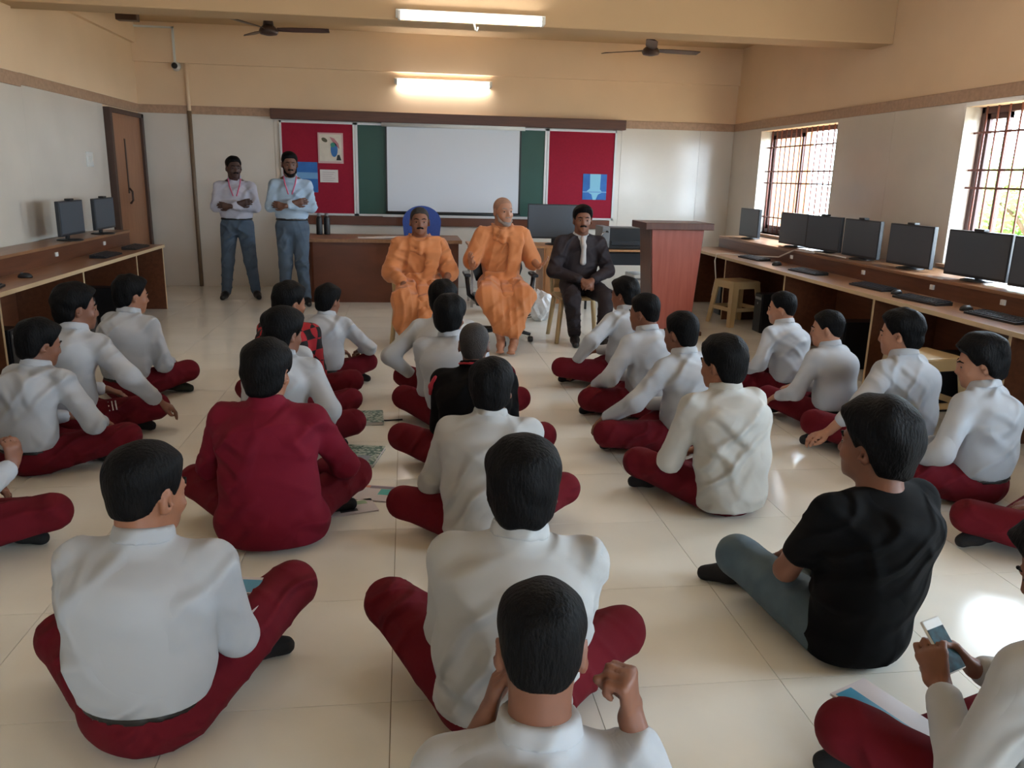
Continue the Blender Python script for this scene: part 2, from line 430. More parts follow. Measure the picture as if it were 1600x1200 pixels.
m = MB(); m.box(-0.255, -0.235, FB - 0.055, FB - 0.05, 1.0, 2.11); m.box(1.505, 1.53, FB - 0.055, FB - 0.05, 1.0, 2.11); m.box(-0.255, 1.53, FB - 0.055, FB - 0.05, 1.0, 1.02)
m.build('black_border', MATS['black_plastic'], ps)
MB().tube([(-0.26, FB - 0.053, 0.995), (1.535, FB - 0.053, 0.995)], 0.012, 8).build('bottom_rod', MATS['black_plastic'], ps)
MB().tube([(-0.3, FB - 0.08, 2.12), (1.57, FB - 0.08, 2.12)], 0.035, 10).build('roller', MATS['white_plastic'], ps)
struct('trim_14', MB().box(-1.62, 2.78, FB - 0.05, FB, 0.83, 0.945, 0.005), MATS['wood_teacher'])
# sheets on the pin boards
ph = thing('picture', 'framed sheet with a blue and green painted head on the left pin board', 'picture', (-0.955, FB - 0.02, 1.80))
MB().box(-0.16, 0.16, -0.012, 0, -0.19, 0.19).build('frame', mat('pale_pink', srgb(206, 170, 168), 0.6), ph)
MB().box(-0.14, 0.14, -0.014, -0.01, -0.165, 0.17).build('sheet', mat('sheet_cream', srgb(214, 206, 190), 0.7, 0.06, 12), ph)
def ell(name, pts, mt):
    MB().prism([(a, b) for a, b in pts], -0.017, -0.0145, 'y').build(name, mt, ph)
def oval(cx, cz, rx, rz, n=16, rot=0):
    return [(cx + rx * math.cos(2 * PI * k / n) * math.cos(rot) - rz * math.sin(2 * PI * k / n) * math.sin(rot), cz + rx * math.cos(2 * PI * k / n) * math.sin(rot) + rz * math.sin(2 * PI * k / n) * math.cos(rot)) for k in range(n)]
ell('hair_shape', [(-0.01, 0.14), (0.05, 0.12), (0.1, 0.06), (0.115, -0.01), (0.07, 0.03), (0.02, 0.09)], mat('art_rose', srgb(190, 128, 132), 0.7))
ell('face_shape', oval(0.045, -0.02, 0.045, 0.09), mat('art_blue', srgb(58, 112, 170), 0.7))
MB().prism(oval(0.03, 0.04, 0.03, 0.03, 12), -0.019, -0.0171, 'y').build('cheek_shape', mat('art_green', srgb(64, 140, 118), 0.7), ph)
ell('collar_shape', [(0.07, -0.15), (0.135, -0.15), (0.11, -0.08), (0.085, -0.085)], MATS['black_plastic'])
ell('leaf_shape', oval(-0.075, 0.1, 0.04, 0.025, 12, -0.5), mat('art_olive', srgb(92, 88, 66), 0.7))
nc = thing('notice', 'plain white notice pinned under the picture on the left pin board', 'notice', (-0.985, FB - 0.021, 1.45))
MB().box(-0.115, 0.115, -0.004, 0, -0.08, 0.08).build('paper', MATS['paper_white'], nc)
for k in range(5): MB().box(-0.085, 0.075 - 0.02 * (k % 3), -0.0052, -0.004, 0.045 - k * 0.025, 0.049 - k * 0.025).build('text_line', mat('ink', srgb(150, 146, 150), 0.8) if 'ink' not in MATS else MATS['ink'], nc)
bp_ = thing('poster', 'plain blue poster behind the shoulder of the bearded standing man', 'poster', (-1.30, FB - 0.021, 1.43))
MB().box(-0.13, 0.17, -0.004, 0, -0.19, 0.19).build('paper', mat('poster_blue', srgb(40, 104, 176), 0.6, 0.15, 8), bp_)
MB().box(-0.13, 0.17, -0.0055, -0.004, -0.02, 0.06).build('pale_band', mat('poster_pale', srgb(110, 160, 206), 0.6), bp_)
bq = thing('poster', 'blue poster of a pale waterfall shape on the right pin board', 'poster', (2.555, FB - 0.021, 1.39))
MB().box(-0.165, 0.165, -0.004, 0, -0.17, 0.17).build('paper', MATS['poster_blue'], bq)
MB().prism([(-0.07, 0.17), (0.08, 0.17), (0.075, -0.03), (0.11, -0.07), (0.05, -0.1), (0.02, -0.17), (-0.02, -0.17), (-0.04, -0.1), (-0.11, -0.06), (-0.065, -0.02)], -0.0055, -0.004, 'y').build('waterfall_shape', mat('poster_cyan', srgb(134, 196, 220), 0.6), bq)
MB().box(-0.165, 0.165, -0.0068, -0.0056, -0.075, -0.06).build('pale_band', MATS['poster_pale'], bq)

# ------------------------------------------------------------------ tube lights
def tube_light(label, x0, x1, y, z, wall, loop=False):
    t = thing('tube_light', label, 'tube light', ((x0 + x1) / 2, y, z), 0, 'fluorescent tube lights')
    L = (x1 - x0) / 2
    if wall:
        MB().box(-L - 0.03, L + 0.03, -0.03, 0.0, 0.0, 0.07, 0.006).build('batten', MATS['tube_body'], t); c = (0, -0.06, 0.0)
    else:
        MB().box(-L - 0.16, L + 0.16, -0.03, 0.03, -0.03, 0.0, 0.006).build('batten', MATS['tube_body'], t); c = (0, 0, -0.055)
    MB().tube([(-L, c[1], c[2]), (L, c[1], c[2])], 0.016, 12).build('tube', MATS['tube_glow'], t)
    for s in (-1, 1):
        MB().box(s * L - 0.012, s * L + 0.012, c[1] - 0.02, c[1] + 0.05, c[2] - 0.02, c[2] + 0.05, 0.004).build('lamp_holder', MATS['tube_body'], t)
    if loop or not wall:
        MB().tube([(0.02, c[1], -0.01), (0.03, c[1], -0.07), (0.045, c[1], -0.085), (0.055, c[1], -0.05)], 0.007, 8).build('wire_loop', MATS['tube_body'], t)
    return t
tube_light('lit tube light fixed along the ceiling beam across the room', -0.04, 1.19, 7.50, 2.785, True, True)
tube_light('lit tube light on the back wall above the projection screen', -0.10, 1.10, YB, 2.62, True)
for xx, yy, nm in ((-0.04, 4.4, 'lit tube light on the ceiling above the middle of the room'), (-2.4, 4.9, 'lit tube light on the ceiling above the left desk side'), (2.4, 4.9, 'lit tube light on the ceiling above the right desk side')):
    tube_light(nm, xx, xx + 1.23, yy, ZC, False)  # unseen ceiling tubes added to brighten the room

# ------------------------------------------------------------------ ceiling fans
def fan(label, x, y, z, a0, col):
    t = thing('ceiling_fan', label, 'fan', (x, y, z), 0, 'ceiling fans')
    MB().lathe([(0.012, 0.02), (0.05, 0.03), (0.085, 0.0), (0.10, -0.035), (0.085, -0.06), (0.03, -0.072), (0.012, -0.074)][::-1], n=20).build('motor', col, t)
    MB().lathe([(0.055, 0.03), (0.05, 0.06), (0.03, 0.13), (0.022, 0.14)], n=16).build('lower_canopy', col, t)
    MB().tube([(0, 0, 0.1), (0, 0, ZC - z - 0.06)], 0.013, 8).build('down_rod', col, t)
    MB().lathe([(0.02, ZC - z - 0.12), (0.06, ZC - z - 0.02), (0.065, ZC - z)], n=16).build('ceiling_canopy', col, t)
    for k in range(3):
        a = a0 + k * 2 * PI / 3; c, s = math.cos(a), math.sin(a)
        vs = []; n = 8
        for i in range(n):
            r = 0.09 + 0.53 * i / (n - 1); wd = 0.028 + 0.034 * min(1, i / 2.0) - (0.02 if i == n - 1 else 0)
            zz = -0.01 + 0.012 * i / n
            for (u, dz) in ((-wd, 0.010), (wd, -0.010)):
                for th in (0.004, -0.004): vs.append((c * r - s * u, s * r + c * u, zz + dz + th))
        fs = []
        for i in range(n - 1):
            b = 4 * i; e = b + 4
            fs += [(b, e, e + 2, b + 2), (b + 1, b + 3, e + 3, e + 1), (b, b + 1, e + 1, e), (b + 2, e + 2, e + 3, b + 3)]
        fs += [(0, 2, 3, 1), (4 * n - 4, 4 * n - 3, 4 * n - 1, 4 * n - 2)]
        MB().add(vs, fs).build('blade', col, t)
fan('dark ceiling fan on the left, beyond the ceiling beam', -1.40, 9.3, 2.935, 0.0, MATS['fan_brown'])
fan('dark ceiling fan on the right, beyond the ceiling beam', 2.71, 9.3, 2.905, 0.25, MATS['fan_brown'])

# ------------------------------------------------------------------ CCTV camera with its conduit
cc = thing('cctv_camera', 'small white dome camera with a dark eye high on the back wall', 'camera', (-2.80, YB - 0.05, 2.72))
MB().lathe([(0.055, 0.05), (0.055, 0.01), (0.05, -0.02), (0.03, -0.05), (0.01, -0.06)][::-1], (0, 0, 0), 16, axis='y').build('housing', MATS['white_plastic'], cc)
MB().lathe([(0.004, -0.085), (0.028, -0.075), (0.036, -0.05), (0.036, -0.03)], (0, 0, 0), 16, axis='y').build('lens', MATS['black_plastic'], cc)
cd_ = thing('conduit', 'thin white conduit running down the upper back wall to the dome camera', 'conduit', (-2.80, YB - 0.06, 2.77))
MB().box(-0.012, 0.012, -0.02, 0.008, 0.0, 0.40).build('vertical_run', MATS['tube_body'], cd_)
MB().box(-0.5, 0.012, -0.02, 0.008, 0.38, 0.40).build('horizontal_run', MATS['tube_body'], cd_)
sp = thing('speaker', 'small dark wall speaker at the top of the left corner', 'speaker', (-2.97, 9.9, 3.07))
MB().box(-0.11, 0.11, -0.06, 0.06, -0.035, 0.045, 0.01).build('body', MATS['fan_brown'], sp)
MB().tube([(0, 0, 0.06), (0, 0, ZC - 3.07)], 0.012, 8).build('bracket', MATS['fan_brown'], sp)
# ------------------------------------------------------------------ long computer desks along both side walls
DZ = 0.70
def long_desk(label, side, xf, xw, y0, y1, parts_y, xr, riser_h):
    """xf: front edge x, xw: wall x, xr: front of the raised monitor shelf"""
    t = thing('computer_desk', label, 'desk', (0, 0, 0), 0, 'long computer desks')
    a, b = sorted((xf, xw))
    MB().box(a, b, y0, y1, DZ - 0.03, DZ, 0.003).build('worktop', MATS['wood_top'], t)
    s = 1 if xw > xf else -1
    e0, e1 = sorted((xf - s * 0.004, xf)); MB().box(e0, e1, y0, y1, DZ - 0.03, DZ).build('edge_strip', MATS['edge_band'], t)
    for y in parts_y:
        p0, p1 = sorted((xf + s * 0.02, xw))
        pt = MB().box(p0, p1, y - 0.01, y + 0.01, 0, DZ - 0.03).build('partition_panel', MATS['wood_desk'], t)
        p0, p1 = sorted((xf + s * 0.016, xf + s * 0.02)); MB().box(p0, p1, y - 0.011, y + 0.011, 0, DZ - 0.03).build('edge_strip', MATS['edge_band'], pt)
    for ya, yb in zip(parts_y[:-1], parts_y[1:]):
        p0, p1 = sorted((xf + s * 0.55, xf + s * 0.57)); MB().box(p0, p1, ya + 0.01, yb - 0.01, 0, DZ - 0.03).build('back_panel', MATS['wood_desk'], t)
    t = thing('monitor_shelf', label.replace('computer desk', 'raised monitor shelf on the desk'), 'shelf', (0, 0, 0), 0, 'raised monitor shelves')
    r0, r1 = sorted((xr, xw))
    rs = MB(); rs.box(r0, r1, y0, y1, DZ + riser_h - 0.025, DZ + riser_h, 0.003); rs.build('shelf_board', MATS['wood_top'], t)
    r0, r1 = sorted((xr + s * 0.01, xr + s * 0.03)); MB().box(r0, r1, y0, y1, DZ, DZ + riser_h - 0.025).build('riser_board', MATS['wood_desk'], t)
    return t
LY = [2.3, 3.95, 5.55, 6.97, 8.32, 9.20]
RY = [2.6, 4.23, 5.66, 7.15, 8.6, 9.9]
long_desk('long brown computer desk along the left wall by the door', -1, -2.59, XL + 0.08, 2.3 - 0.015, 9.215, LY, -2.93, 0.15)
long_desk('long brown computer desk along the right wall under the windows', 1, 3.49, XR - 0.06, 2.6 - 0.015, 9.915, RY, 3.92, 0.14)
def socket_plate(x, y, z, label):
    t = thing('socket', label, 'socket', (x, y, z), 0, 'sockets on the desk risers')
    MB().box(-0.008, 0.008, -0.02, 0.02, -0.018, 0.018, 0.003).build('plate', MATS['white_plastic'], t)
    MB().box(-0.011, 0.011, -0.006, 0.006, -0.008, 0.008).build('switch', MATS['white_plastic'], t)
for y, n in ((6.2, 'nearest the camera'), (7.32, 'below the wider-set monitor'), (8.45, 'closest to the door')):
    socket_plate(-2.945 + 0.009, y, DZ + 0.07, 'small white socket on the left desk riser, ' + n)
for y, n in ((4.85, 'nearest the camera'), (5.6, 'second from the camera'), (6.55, 'midway along the riser'), (7.9, 'farthest from the camera')):
    socket_plate(3.925 - 0.003, y, DZ + 0.07, 'small white socket on the right desk riser, ' + n)

# monitors -----------------------------------------------------------
def monitor(label, x, y, z, face, wdt=0.55, hgt=0.33, lift=0.08, grp='desktop monitors', yaw=0.0, screen=None, back=None, webcam=False, tall=True):
    """face: rotation so that local +y is where the screen looks"""
    t = thing('monitor', label, 'monitor', (x, y, z), face + yaw, grp)
    MB().box(-wdt / 2, wdt / 2, -0.018, 0.018, lift, lift + hgt, 0.006).build('case', back or MATS['monitor_back'], t)
    sc = MB().box(-wdt / 2 + 0.012, wdt / 2 - 0.012, 0.0175, 0.0195, lift + 0.02, lift + hgt - 0.012).build('screen', screen or MATS['monitor_screen'], t)
    MB().box(-0.16, 0.16, -0.035, -0.018, lift + 0.06, lift + hgt - 0.07, 0.006).build('rear_housing', back or MATS['monitor_back'], t)
    MB().box(-0.03, 0.03, -0.05, -0.03, 0.008, lift + 0.15, 0.004).build('stand', MATS['black_plastic'], t)
    MB().lathe([(0.11, 0), (0.11, 0.008), (0.09, 0.014), (0.02, 0.016)], (0, -0.02, 0), 20).build('foot', MATS['black_plastic'], t)
    if webcam:
        MB().box(-0.045, 0.045, -0.02, 0.03, lift + hgt, lift + hgt + 0.018, 0.005).build('webcam', MATS['black_plastic'], t)
    return t
ZR = DZ + 0.14
mr = [  # y centre, yaw, label, webcam, width
    (9.45, 0.0, 'black monitor on the right desk, farthest back near the lectern', False, .54),
    (8.30, 0.06, 'monitor in front of the far window, its edge overlapped by the next one', False, .56),
    (7.66, 0.10, 'black monitor turned aside, right of the far window', True, .56),
    (6.97, 0.03, 'black monitor against the white wall, third before the near window', True, .56),
    (6.23, 0.04, 'black monitor just left of the near window', True, .56),
    (5.42, 0.12, 'large black monitor in front of the near window', True, .58),
    (4.75, 0.12, 'black monitor cut off by the right edge of the picture', False, .56)]
for y, a, lb, wc, wd in mr:
    monitor(lb, 4.12, y, ZR, PI / 2 + a, wd, 0.335, 0.022, 'monitors on the right desk', webcam=wc, screen=MATS['grey_plastic'] if False else None)
for y, lb in ((7.78, 'black monitor on the left desk farther from the door'), (8.60, 'black monitor on the left desk next to the door')):
    monitor(lb, -2.97, y, DZ + 0.15, -PI / 2 + 0.02, 0.56, 0.30, 0.05, 'monitors on the left desk', webcam=True)

# keyboards and mice --------------------------------------------------
key_me = {}
def keyboard(label, x, y, z, rz):
    t = thing('keyboard', label, 'keyboard', (x, y, z), rz, 'black keyboards')
    MB().prism([(-0.07, 0), (0.07, 0), (0.07, 0.026), (-0.07, 0.014)], -0.22, 0.22, 'x').build('case', MATS['black_plastic'], t)
    m = MB()
    for r in range(5):
        yy = -0.055 + r * 0.026; zz = 0.014 + 0.012 * (yy + 0.07) / 0.14
        for c in range(16):
            xx = -0.205 + c * 0.0257; m.box(xx, xx + 0.021, yy, yy + 0.021, zz, zz + 0.006)
    k = m.build('keys', MATS['monitor_back'], t); k['kind'] = 'stuff'
def mouse(label, x, y, z, rz):
    t = thing('mouse', label, 'computer mouse', (x, y, z), rz, 'black computer mice')
    MB().lathe([(0.001, 0.036), (0.016, 0.034), (0.027, 0.024), (0.032, 0.010), (0.031, 0.0)][::-1], n=14).build('shell', MATS['black_plastic'], t)
    t.scale = (1, 1.6, 1)
    MB().box(-0.002, 0.002, 0.008, 0.018, 0.03, 0.038).build('wheel', MATS['grey_plastic'], t)
for y, x, a, n in ((8.35, 3.72, .1, 'farthest along the right desk, beside the white cable'), (7.1, 3.70, .1, 'on the right desk below the two overlapping monitors'), (6.05, 3.72, .05, 'on the right desk in the middle of the row'), (5.35, 3.68, .12, 'on the right desk, second from the camera'), (4.62, 3.72, .05, 'on the right desk, nearest the camera with pale keys')):
    keyboard('black keyboard ' + n, x, y, DZ, -PI / 2 + a)
for y, x, a, n in ((7.75, 3.70, 0, 'between the two farthest keyboards'), (5.72, 3.72, .3, 'in the middle of the right desk'), (4.95, 3.74, .2, 'between the two nearest keyboards'), (4.22, 3.66, .2, 'at the right picture edge')):
    mouse('black mouse on the right desk ' + n, x, y, DZ, -PI / 2 + a)
keyboard('black keyboard on the left desk below the monitors', -2.74, 7.9, DZ, PI / 2)
keyboard('black keyboard on the left desk by the door', -2.74, 8.75, DZ, PI / 2)
keyboard('black keyboard at the left picture edge on the left desk', -2.72, 5.62, DZ, PI / 2 + .2)
mouse('black mouse on the left desk beside a dark keyboard', -2.76, 6.30, DZ, PI / 2)
pp = thing('paper_slip', 'pale slip of paper on the left desk shelf at the picture edge', 'paper', (-3.08, 6.0, DZ + 0.15), 0.2)
MB().box(-0.07, 0.07, -0.1, 0.1, 0, 0.008, 0.002).build('sheet', MATS['edge_band'], pp)

# system units under the desks ------------------------------------------
def tower(label, x, y, face, m1, grp, z=0.0):
    t = thing('computer_tower', label, 'computer', (x, y, z), face, grp)
    MB().box(-0.09, 0.09, -0.2, 0.2, 0, 0.40, 0.006).build('case', m1, t)
    MB().box(-0.085, 0.085, 0.2, 0.212, 0.005, 0.395, 0.005).build('front_panel', m1, t)
    MB().lathe([(0.012, 0.212), (0.012, 0.217)], (0.0, 0, 0.3), 12, axis='y').build('power_button', MATS['grey_plastic'], t)
    MB().box(-0.07, 0.07, 0.212, 0.215, 0.34, 0.365).build('drive_slot', MATS['grey_plastic'], t)
for k, (y, n) in enumerate(((7.3, 'left of the dark partition'), (8.02, 'under the left monitors'), (5.9, 'in the second bay from the camera'))):
    tower('black computer tower under the left desk, ' + n, -2.90, y, -PI / 2, MATS['black_plastic'], 'towers under the left desk')
for k, (y, n) in enumerate(((8.95, 'behind the far stool'), (7.85, 'in the bay right of the far stool'), (6.25, 'behind the small boy nearest the desk'), (5.0, 'in the bay behind the near stool'))):
    tower('black computer tower under the right desk, ' + n, 3.80, y, PI / 2, MATS['black_plastic'], 'towers under the right desk')

# white cable lying on the right desk
cw = thing('white_cable', 'white cable trailing over the right desk and down its front', 'cable', (0, 0, 0))
MB().tube([(3.95, 7.5, ZR + 0.01), (3.9, 7.8, ZR + 0.01), (3.88, 8.1, DZ + 0.05), (3.72, 8.6, DZ + 0.012), (3.6, 8.8, DZ + 0.012), (3.5, 8.85, DZ + 0.01), (3.46, 8.8, DZ - 0.06), (3.45, 8.7, 0.45), (3.44, 8.75, 0.25)], 0.008, 6).build('lead', MATS['cable_white'], cw)
for k in range(3):
    MB().tube([(4.0, 7.0 + 0.3 * k, ZR + 0.012), (3.96, 7.15 + 0.3 * k, ZR + 0.02), (3.98, 7.3 + 0.3 * k, ZR + 0.012)], 0.006, 6).build('loop', MATS['cable_white'], cw)

# stools -----------------------------------------------------------------
def stool(label, x, y, rz):
    t = thing('plastic_stool', label, 'stool', (x, y, 0), rz, 'beige plastic stools')
    MB().box(-0.165, 0.165, -0.165, 0.165, 0.455, 0.48, 0.012).build('seat', MATS['stool_plastic'], t)
    m = MB(); m.box(-0.170, 0.170, -0.170, -0.160, 0.40, 0.47); m.box(-0.170, 0.170, 0.160, 0.170, 0.40, 0.47); m.box(-0.170, -0.160, -0.16, 0.16, 0.40, 0.47); m.box(0.160, 0.170, -0.16, 0.16, 0.40, 0.47)
    m.build('apron', MATS['stool_plastic'], t)
    for sx in (-1, 1):
        for sy in (-1, 1):
            def P(u, z, d):  # corner post leaning outwards, L-shaped section
                return (sx * (u + d), sy * (u + d), z)
            m = MB()
            for (ax, ay) in ((0.075, 0.008), (0.008, 0.075)):
                vs = []
                for (z, o, wd) in ((0.46, 0.168, 1.0), (0.0, 0.215, 0.75)):
                    x1, y1 = o, o
                    x0, y0 = o - ax * wd, o - ay * wd
                    vs += [(sx * x0, sy * y0, z), (sx * x1, sy * y0, z), (sx * x1, sy * y1, z), (sx * x0, sy * y1, z)]
                m.add(vs, [(0, 1, 2, 3), (7, 6, 5, 4), (0, 4, 5, 1), (1, 5, 6, 2), (2, 6, 7, 3), (3, 7, 4, 0)])
            m.build('leg', MATS['stool_plastic'], t)
    m = MB()
    for s in (-1, 1):
        m.box(-0.19, 0.19, s * 0.187 - 0.005, s * 0.187 + 0.005, 0.16, 0.20); m.box(s * 0.187 - 0.005, s * 0.187 + 0.005, -0.19, 0.19, 0.16, 0.20)
    m.build('cross_rail', MATS['stool_plastic'], t)
stool('beige plastic stool on the floor by the far end of the right desk', 3.55, 8.33, 0.25)
stool('beige plastic stool behind the boys beside the right desk', 3.26, 4.62, 0.15)

# lectern ------------------------------------------------------------------
lc = thing('lectern', 'tall reddish wooden lectern with a flat top tapering to a narrow foot', 'lectern', (2.62, 7.88, 0), 0.0)
def slab(w0, w1, d0, d1, z0, z1, x=0, y=0):
    vs = [(x - w0, y - d0, z0), (x + w0, y - d0, z0), (x + w0, y + d0, z0), (x - w0, y + d0, z0), (x - w1, y - d1, z1), (x + w1, y - d1, z1), (x + w1, y + d1, z1), (x - w1, y + d1, z1)]
    return MB().add(vs, [(3, 2, 1, 0), (4, 5, 6, 7), (0, 1, 5, 4), (1, 2, 6, 5), (2, 3, 7, 6), (3, 0, 4, 7)])
slab(0.19, 0.26, 0.008, 0.008, 0.06, 1.04, 0, -0.20).build('front_panel', MATS['wood_podium'], lc)
for s in (-1, 1):
    vs = [(s * 0.185, -0.19, 0.06), (s * 0.20, -0.19, 0.06), (s * 0.20, 0.18, 0.06), (s * 0.185, 0.18, 0.06), (s * 0.255, -0.19, 1.04), (s * 0.27, -0.19, 1.04), (s * 0.27, 0.18, 1.04), (s * 0.255, 0.18, 1.04)]
    MB().add(vs, [(3, 2, 1, 0), (4, 5, 6, 7), (0, 1, 5, 4), (1, 2, 6, 5), (2, 3, 7, 6), (3, 0, 4, 7)]).build('side_panel', MATS['wood_podium_dark'], lc)
MB().box(-0.34, 0.34, -0.27, 0.24, 1.04, 1.105, 0.006).build('top', MATS['wood_podium_dark'], lc)
MB().box(-0.21, 0.21, -0.22, 0.20, 0.0, 0.06, 0.004).build('plinth', MATS['wood_podium_dark'], lc)
MB().box(-0.23, 0.23, -0.15, 0.17, 0.6, 0.62).build('shelf', MATS['wood_podium_dark'], lc)
MB().box(0.20, 0.30, -0.27, -0.17, 0.0, 0.045, 0.01).build('foot_block', MATS['wood_podium_dark'], lc)

# teacher's desk --------------------------------------------------------------
td = thing('teacher_desk', 'dark wooden teacher desk with a rounded front behind the robed men', 'desk', (0, 0, 0))
arc = [(-1.18 + 0.10 * (1 - math.cos(a)) , 9.95 - 0.22 * math.sin(a)) for a in [k * PI / 2 / 6 for k in range(7)]]
front = arc + [(0.62, 9.73)]
inner = [(0.62, 9.755)] + [(x + 0.025, y + 0.025) for x, y in arc[::-1]]
MB().prism(front + inner, 0.0, 0.71).build('modesty_panel', MATS['wood_teacher'], td)
MB().box(-1.18, -1.155, 9.95, 10.45, 0, 0.71).build('side_panel', MATS['wood_teacher'], td)
MB().box(0.60, 0.625, 9.755, 10.45, 0, 0.71).build('side_panel', MATS['wood_teacher'], td)
top = [(-1.24 + 0.10 * (1 - math.cos(a)), 9.93 - 0.26 * math.sin(a)) for a in [k * PI / 2 / 6 for k in range(7)]] + [(0.66, 9.67), (0.66, 10.5), (-1.24, 10.5)]
MB().prism(top, 0.71, 0.75).build('desktop', MATS['wood_top'], td)
pa = thing('paper_sheets', 'white sheets lying on the teacher desk', 'papers', (-0.25, 9.95, 0.75), 0.1)
for k in range(4): MB().box(-0.32 + 0.1 * k, -0.02 + 0.1 * k, -0.12 + 0.02 * k, 0.1 + 0.02 * k, 0.003 * k, 0.003 * k + 0.002).build('sheet', MATS['paper_white'], pa)
def bottle(label, x, y, z):
    t = thing('water_bottle', label, 'bottle', (x, y, z), 0, 'black bottles on the desk')
    MB().lathe([(0.036, 0), (0.038, 0.01), (0.038, 0.19), (0.032, 0.21), (0.022, 0.222)], n=16).build('body', MATS['black_plastic'], t)
    MB().lathe([(0.022, 0.222), (0.023, 0.25), (0.018, 0.258)], n=14).build('cap', MATS['grey_plastic'], t)
bottle('left of two black water bottles beside the bearded standing man', -1.06, 10.35, 0.75)
bottle('right of two black water bottles beside the bearded standing man', -0.97, 10.38, 0.75)

# chairs ------------------------------------------------------------------------
def star_base(t, R=0.30):
    MB().lathe([(0.03, 0.06), (0.035, 0.11), (0.025, 0.14), (0.025, 0.42)], n=14).build('gas_lift', MATS['black_plastic'], t)
    for k in range(5):
        a = 2 * PI * k / 5 + 0.35; c, s = math.cos(a), math.sin(a)
        m = MB().tube([(0.03 * c, 0.03 * s, 0.11), (R * 0.7 * c, R * 0.7 * s, 0.095), (R * c, R * s, 0.075)], [0.024, 0.019, 0.015], 8)
        sp_ = m.build('base_spoke', MATS['black_plastic'], t)
        MB().lathe([(0.024, -0.022), (0.028, -0.015), (0.028, 0.015), (0.024, 0.022)], (R * c, R * s, 0.03), 14, axis='x').build('castor', MATS['black_plastic'], sp_)
def office_chair(label, x, y, rz, back_h, mt, seat_z=0.44, rounded=True, arms=True):
    """local +y is where the sitter looks"""
    t = thing('office_chair', label, 'chair', (x, y, 0), rz, 'office chairs')
    star_base(t)
    MB().box(-0.24, 0.24, -0.24, 0.24, seat_z - 0.05, seat_z + 0.02, 0.025).build('seat', mt, t)
    n = 18; pts = [(-0.2, 0.0), (0.2, 0.0)] + [(0.24 * math.cos(PI * k / n), back_h - 0.2 + 0.2 * math.sin(PI * k / n)) for k in range(n + 1)]
    m = MB().prism(pts, -0.28, -0.235, 'y'); b = m.build('backrest', mt, t); b.location.z = seat_z + 0.12
    MB().tube([(0, -0.15, seat_z - 0.04), (0, -0.29, seat_z - 0.02), (0, -0.30, seat_z + 0.3)], 0.02, 8).build('back_bracket', MATS['black_plastic'], t)
    if arms:
        for s in (-1, 1):
            MB().tube([(s * 0.22, 0.02, seat_z - 0.03), (s * 0.29, 0.03, seat_z + 0.03), (s * 0.31, 0.02, seat_z + 0.2), (s * 0.31, -0.05, seat_z + 0.21)], 0.02, 8).build('arm_post', MATS['black_plastic'], t)
            MB().box(s * 0.31 - 0.03, s * 0.31 + 0.03, -0.14, 0.14, seat_z + 0.20, seat_z + 0.23, 0.012).build('armrest', MATS['black_plastic'], t)
    return t
office_chair('office chair with a rounded blue back behind the teacher desk', 0.20, 10.62, 0.0, 0.58, MATS['blue_fabric'], 0.42)
office_chair('black swivel chair with armrests under the shaven-headed robed man', 0.86, 7.42, PI, 0.32, MATS['black_plastic'], 0.41)
def plastic_chair(label, x, y, rz):
    t = thing('plastic_chair', label, 'chair', (x, y, 0), rz, 'beige plastic chairs')
    MB().box(-0.22, 0.22, -0.22, 0.22, 0.40, 0.425, 0.012).build('seat', MATS['stool_plastic'], t)
    for sx in (-1, 1):
        for sy in (-1, 1):
            MB().tube([(sx * 0.19, sy * 0.19, 0.405), (sx * 0.235, sy * 0.24, 0.0)], [0.026, 0.02], 8).build('leg', MATS['stool_plastic'], t)
    m = MB()
    for k in range(5): m.box(-0.19 + k * 0.08, -0.13 + k * 0.08, -0.25, -0.235, 0.46, 0.74, 0.004)
    m.build('back_slats', MATS['stool_plastic'], t)
    MB().tube([(-0.21, -0.22, 0.41), (-0.22, -0.25, 0.6), (-0.2, -0.26, 0.76), (0, -0.27, 0.79), (0.2, -0.26, 0.76), (0.22, -0.25, 0.6), (0.21, -0.22, 0.41)], 0.018, 8).build('back_rim', MATS['stool_plastic'], t)
plastic_chair('beige plastic chair under the robed man with the moustache', 0.10, 7.38, PI)
plastic_chair('beige plastic chair under the man in the dark suit', 1.62, 7.50, PI)

# computer table behind the seated men --------------------------------------------
ct = thing('computer_table', 'light wooden computer table against the back behind the seated men', 'table', (0, 0, 0))
MB().box(0.72, 1.92, 9.35, 9.95, 0.70, 0.725, 0.003).build('tabletop', MATS['wood_light'], ct)
MB().box(1.62, 1.90, 9.37, 9.39, 0.05, 0.70).build('door_panel', MATS['wood_light'], ct)
for x, y in ((0.76, 9.39), (0.76, 9.9), (1.88, 9.9)): MB().box(x - 0.015, x + 0.015, y - 0.015, y + 0.015, 0.0, 0.70).build('leg', MATS['chrome'], ct)
MB().box(0.76, 1.62, 9.38, 9.4, 0.04, 0.08).build('foot_rail', MATS['chrome'], ct)
MB().box(1.60, 1.62, 9.39, 9.93, 0.0, 0.70).build('side_panel', MATS['wood_light'], ct)
pt = thing('printer_table', 'low table with a dark drawer carrying the printer beside the lectern', 'table', (0, 0, 0))
MB().box(2.08, 3.05, 9.25, 9.85, 0.68, 0.70, 0.003).build('tabletop', MATS['wood_light'], pt)
MB().box(2.12, 2.98, 9.30, 9.7, 0.52, 0.66, 0.004).build('drawer', MATS['monitor_back'], pt)
for x in (2.10, 3.03):
    for y in (9.29, 9.81): MB().box(x - 0.012, x + 0.012, y - 0.012, y + 0.012, 0, 0.68).build('leg', MATS['black_plastic'], pt)
monitor('wide black monitor behind the man in the dark suit', 1.76, 9.62, 0.725, PI, 0.66, 0.40, 0.07, 'desktop monitors')
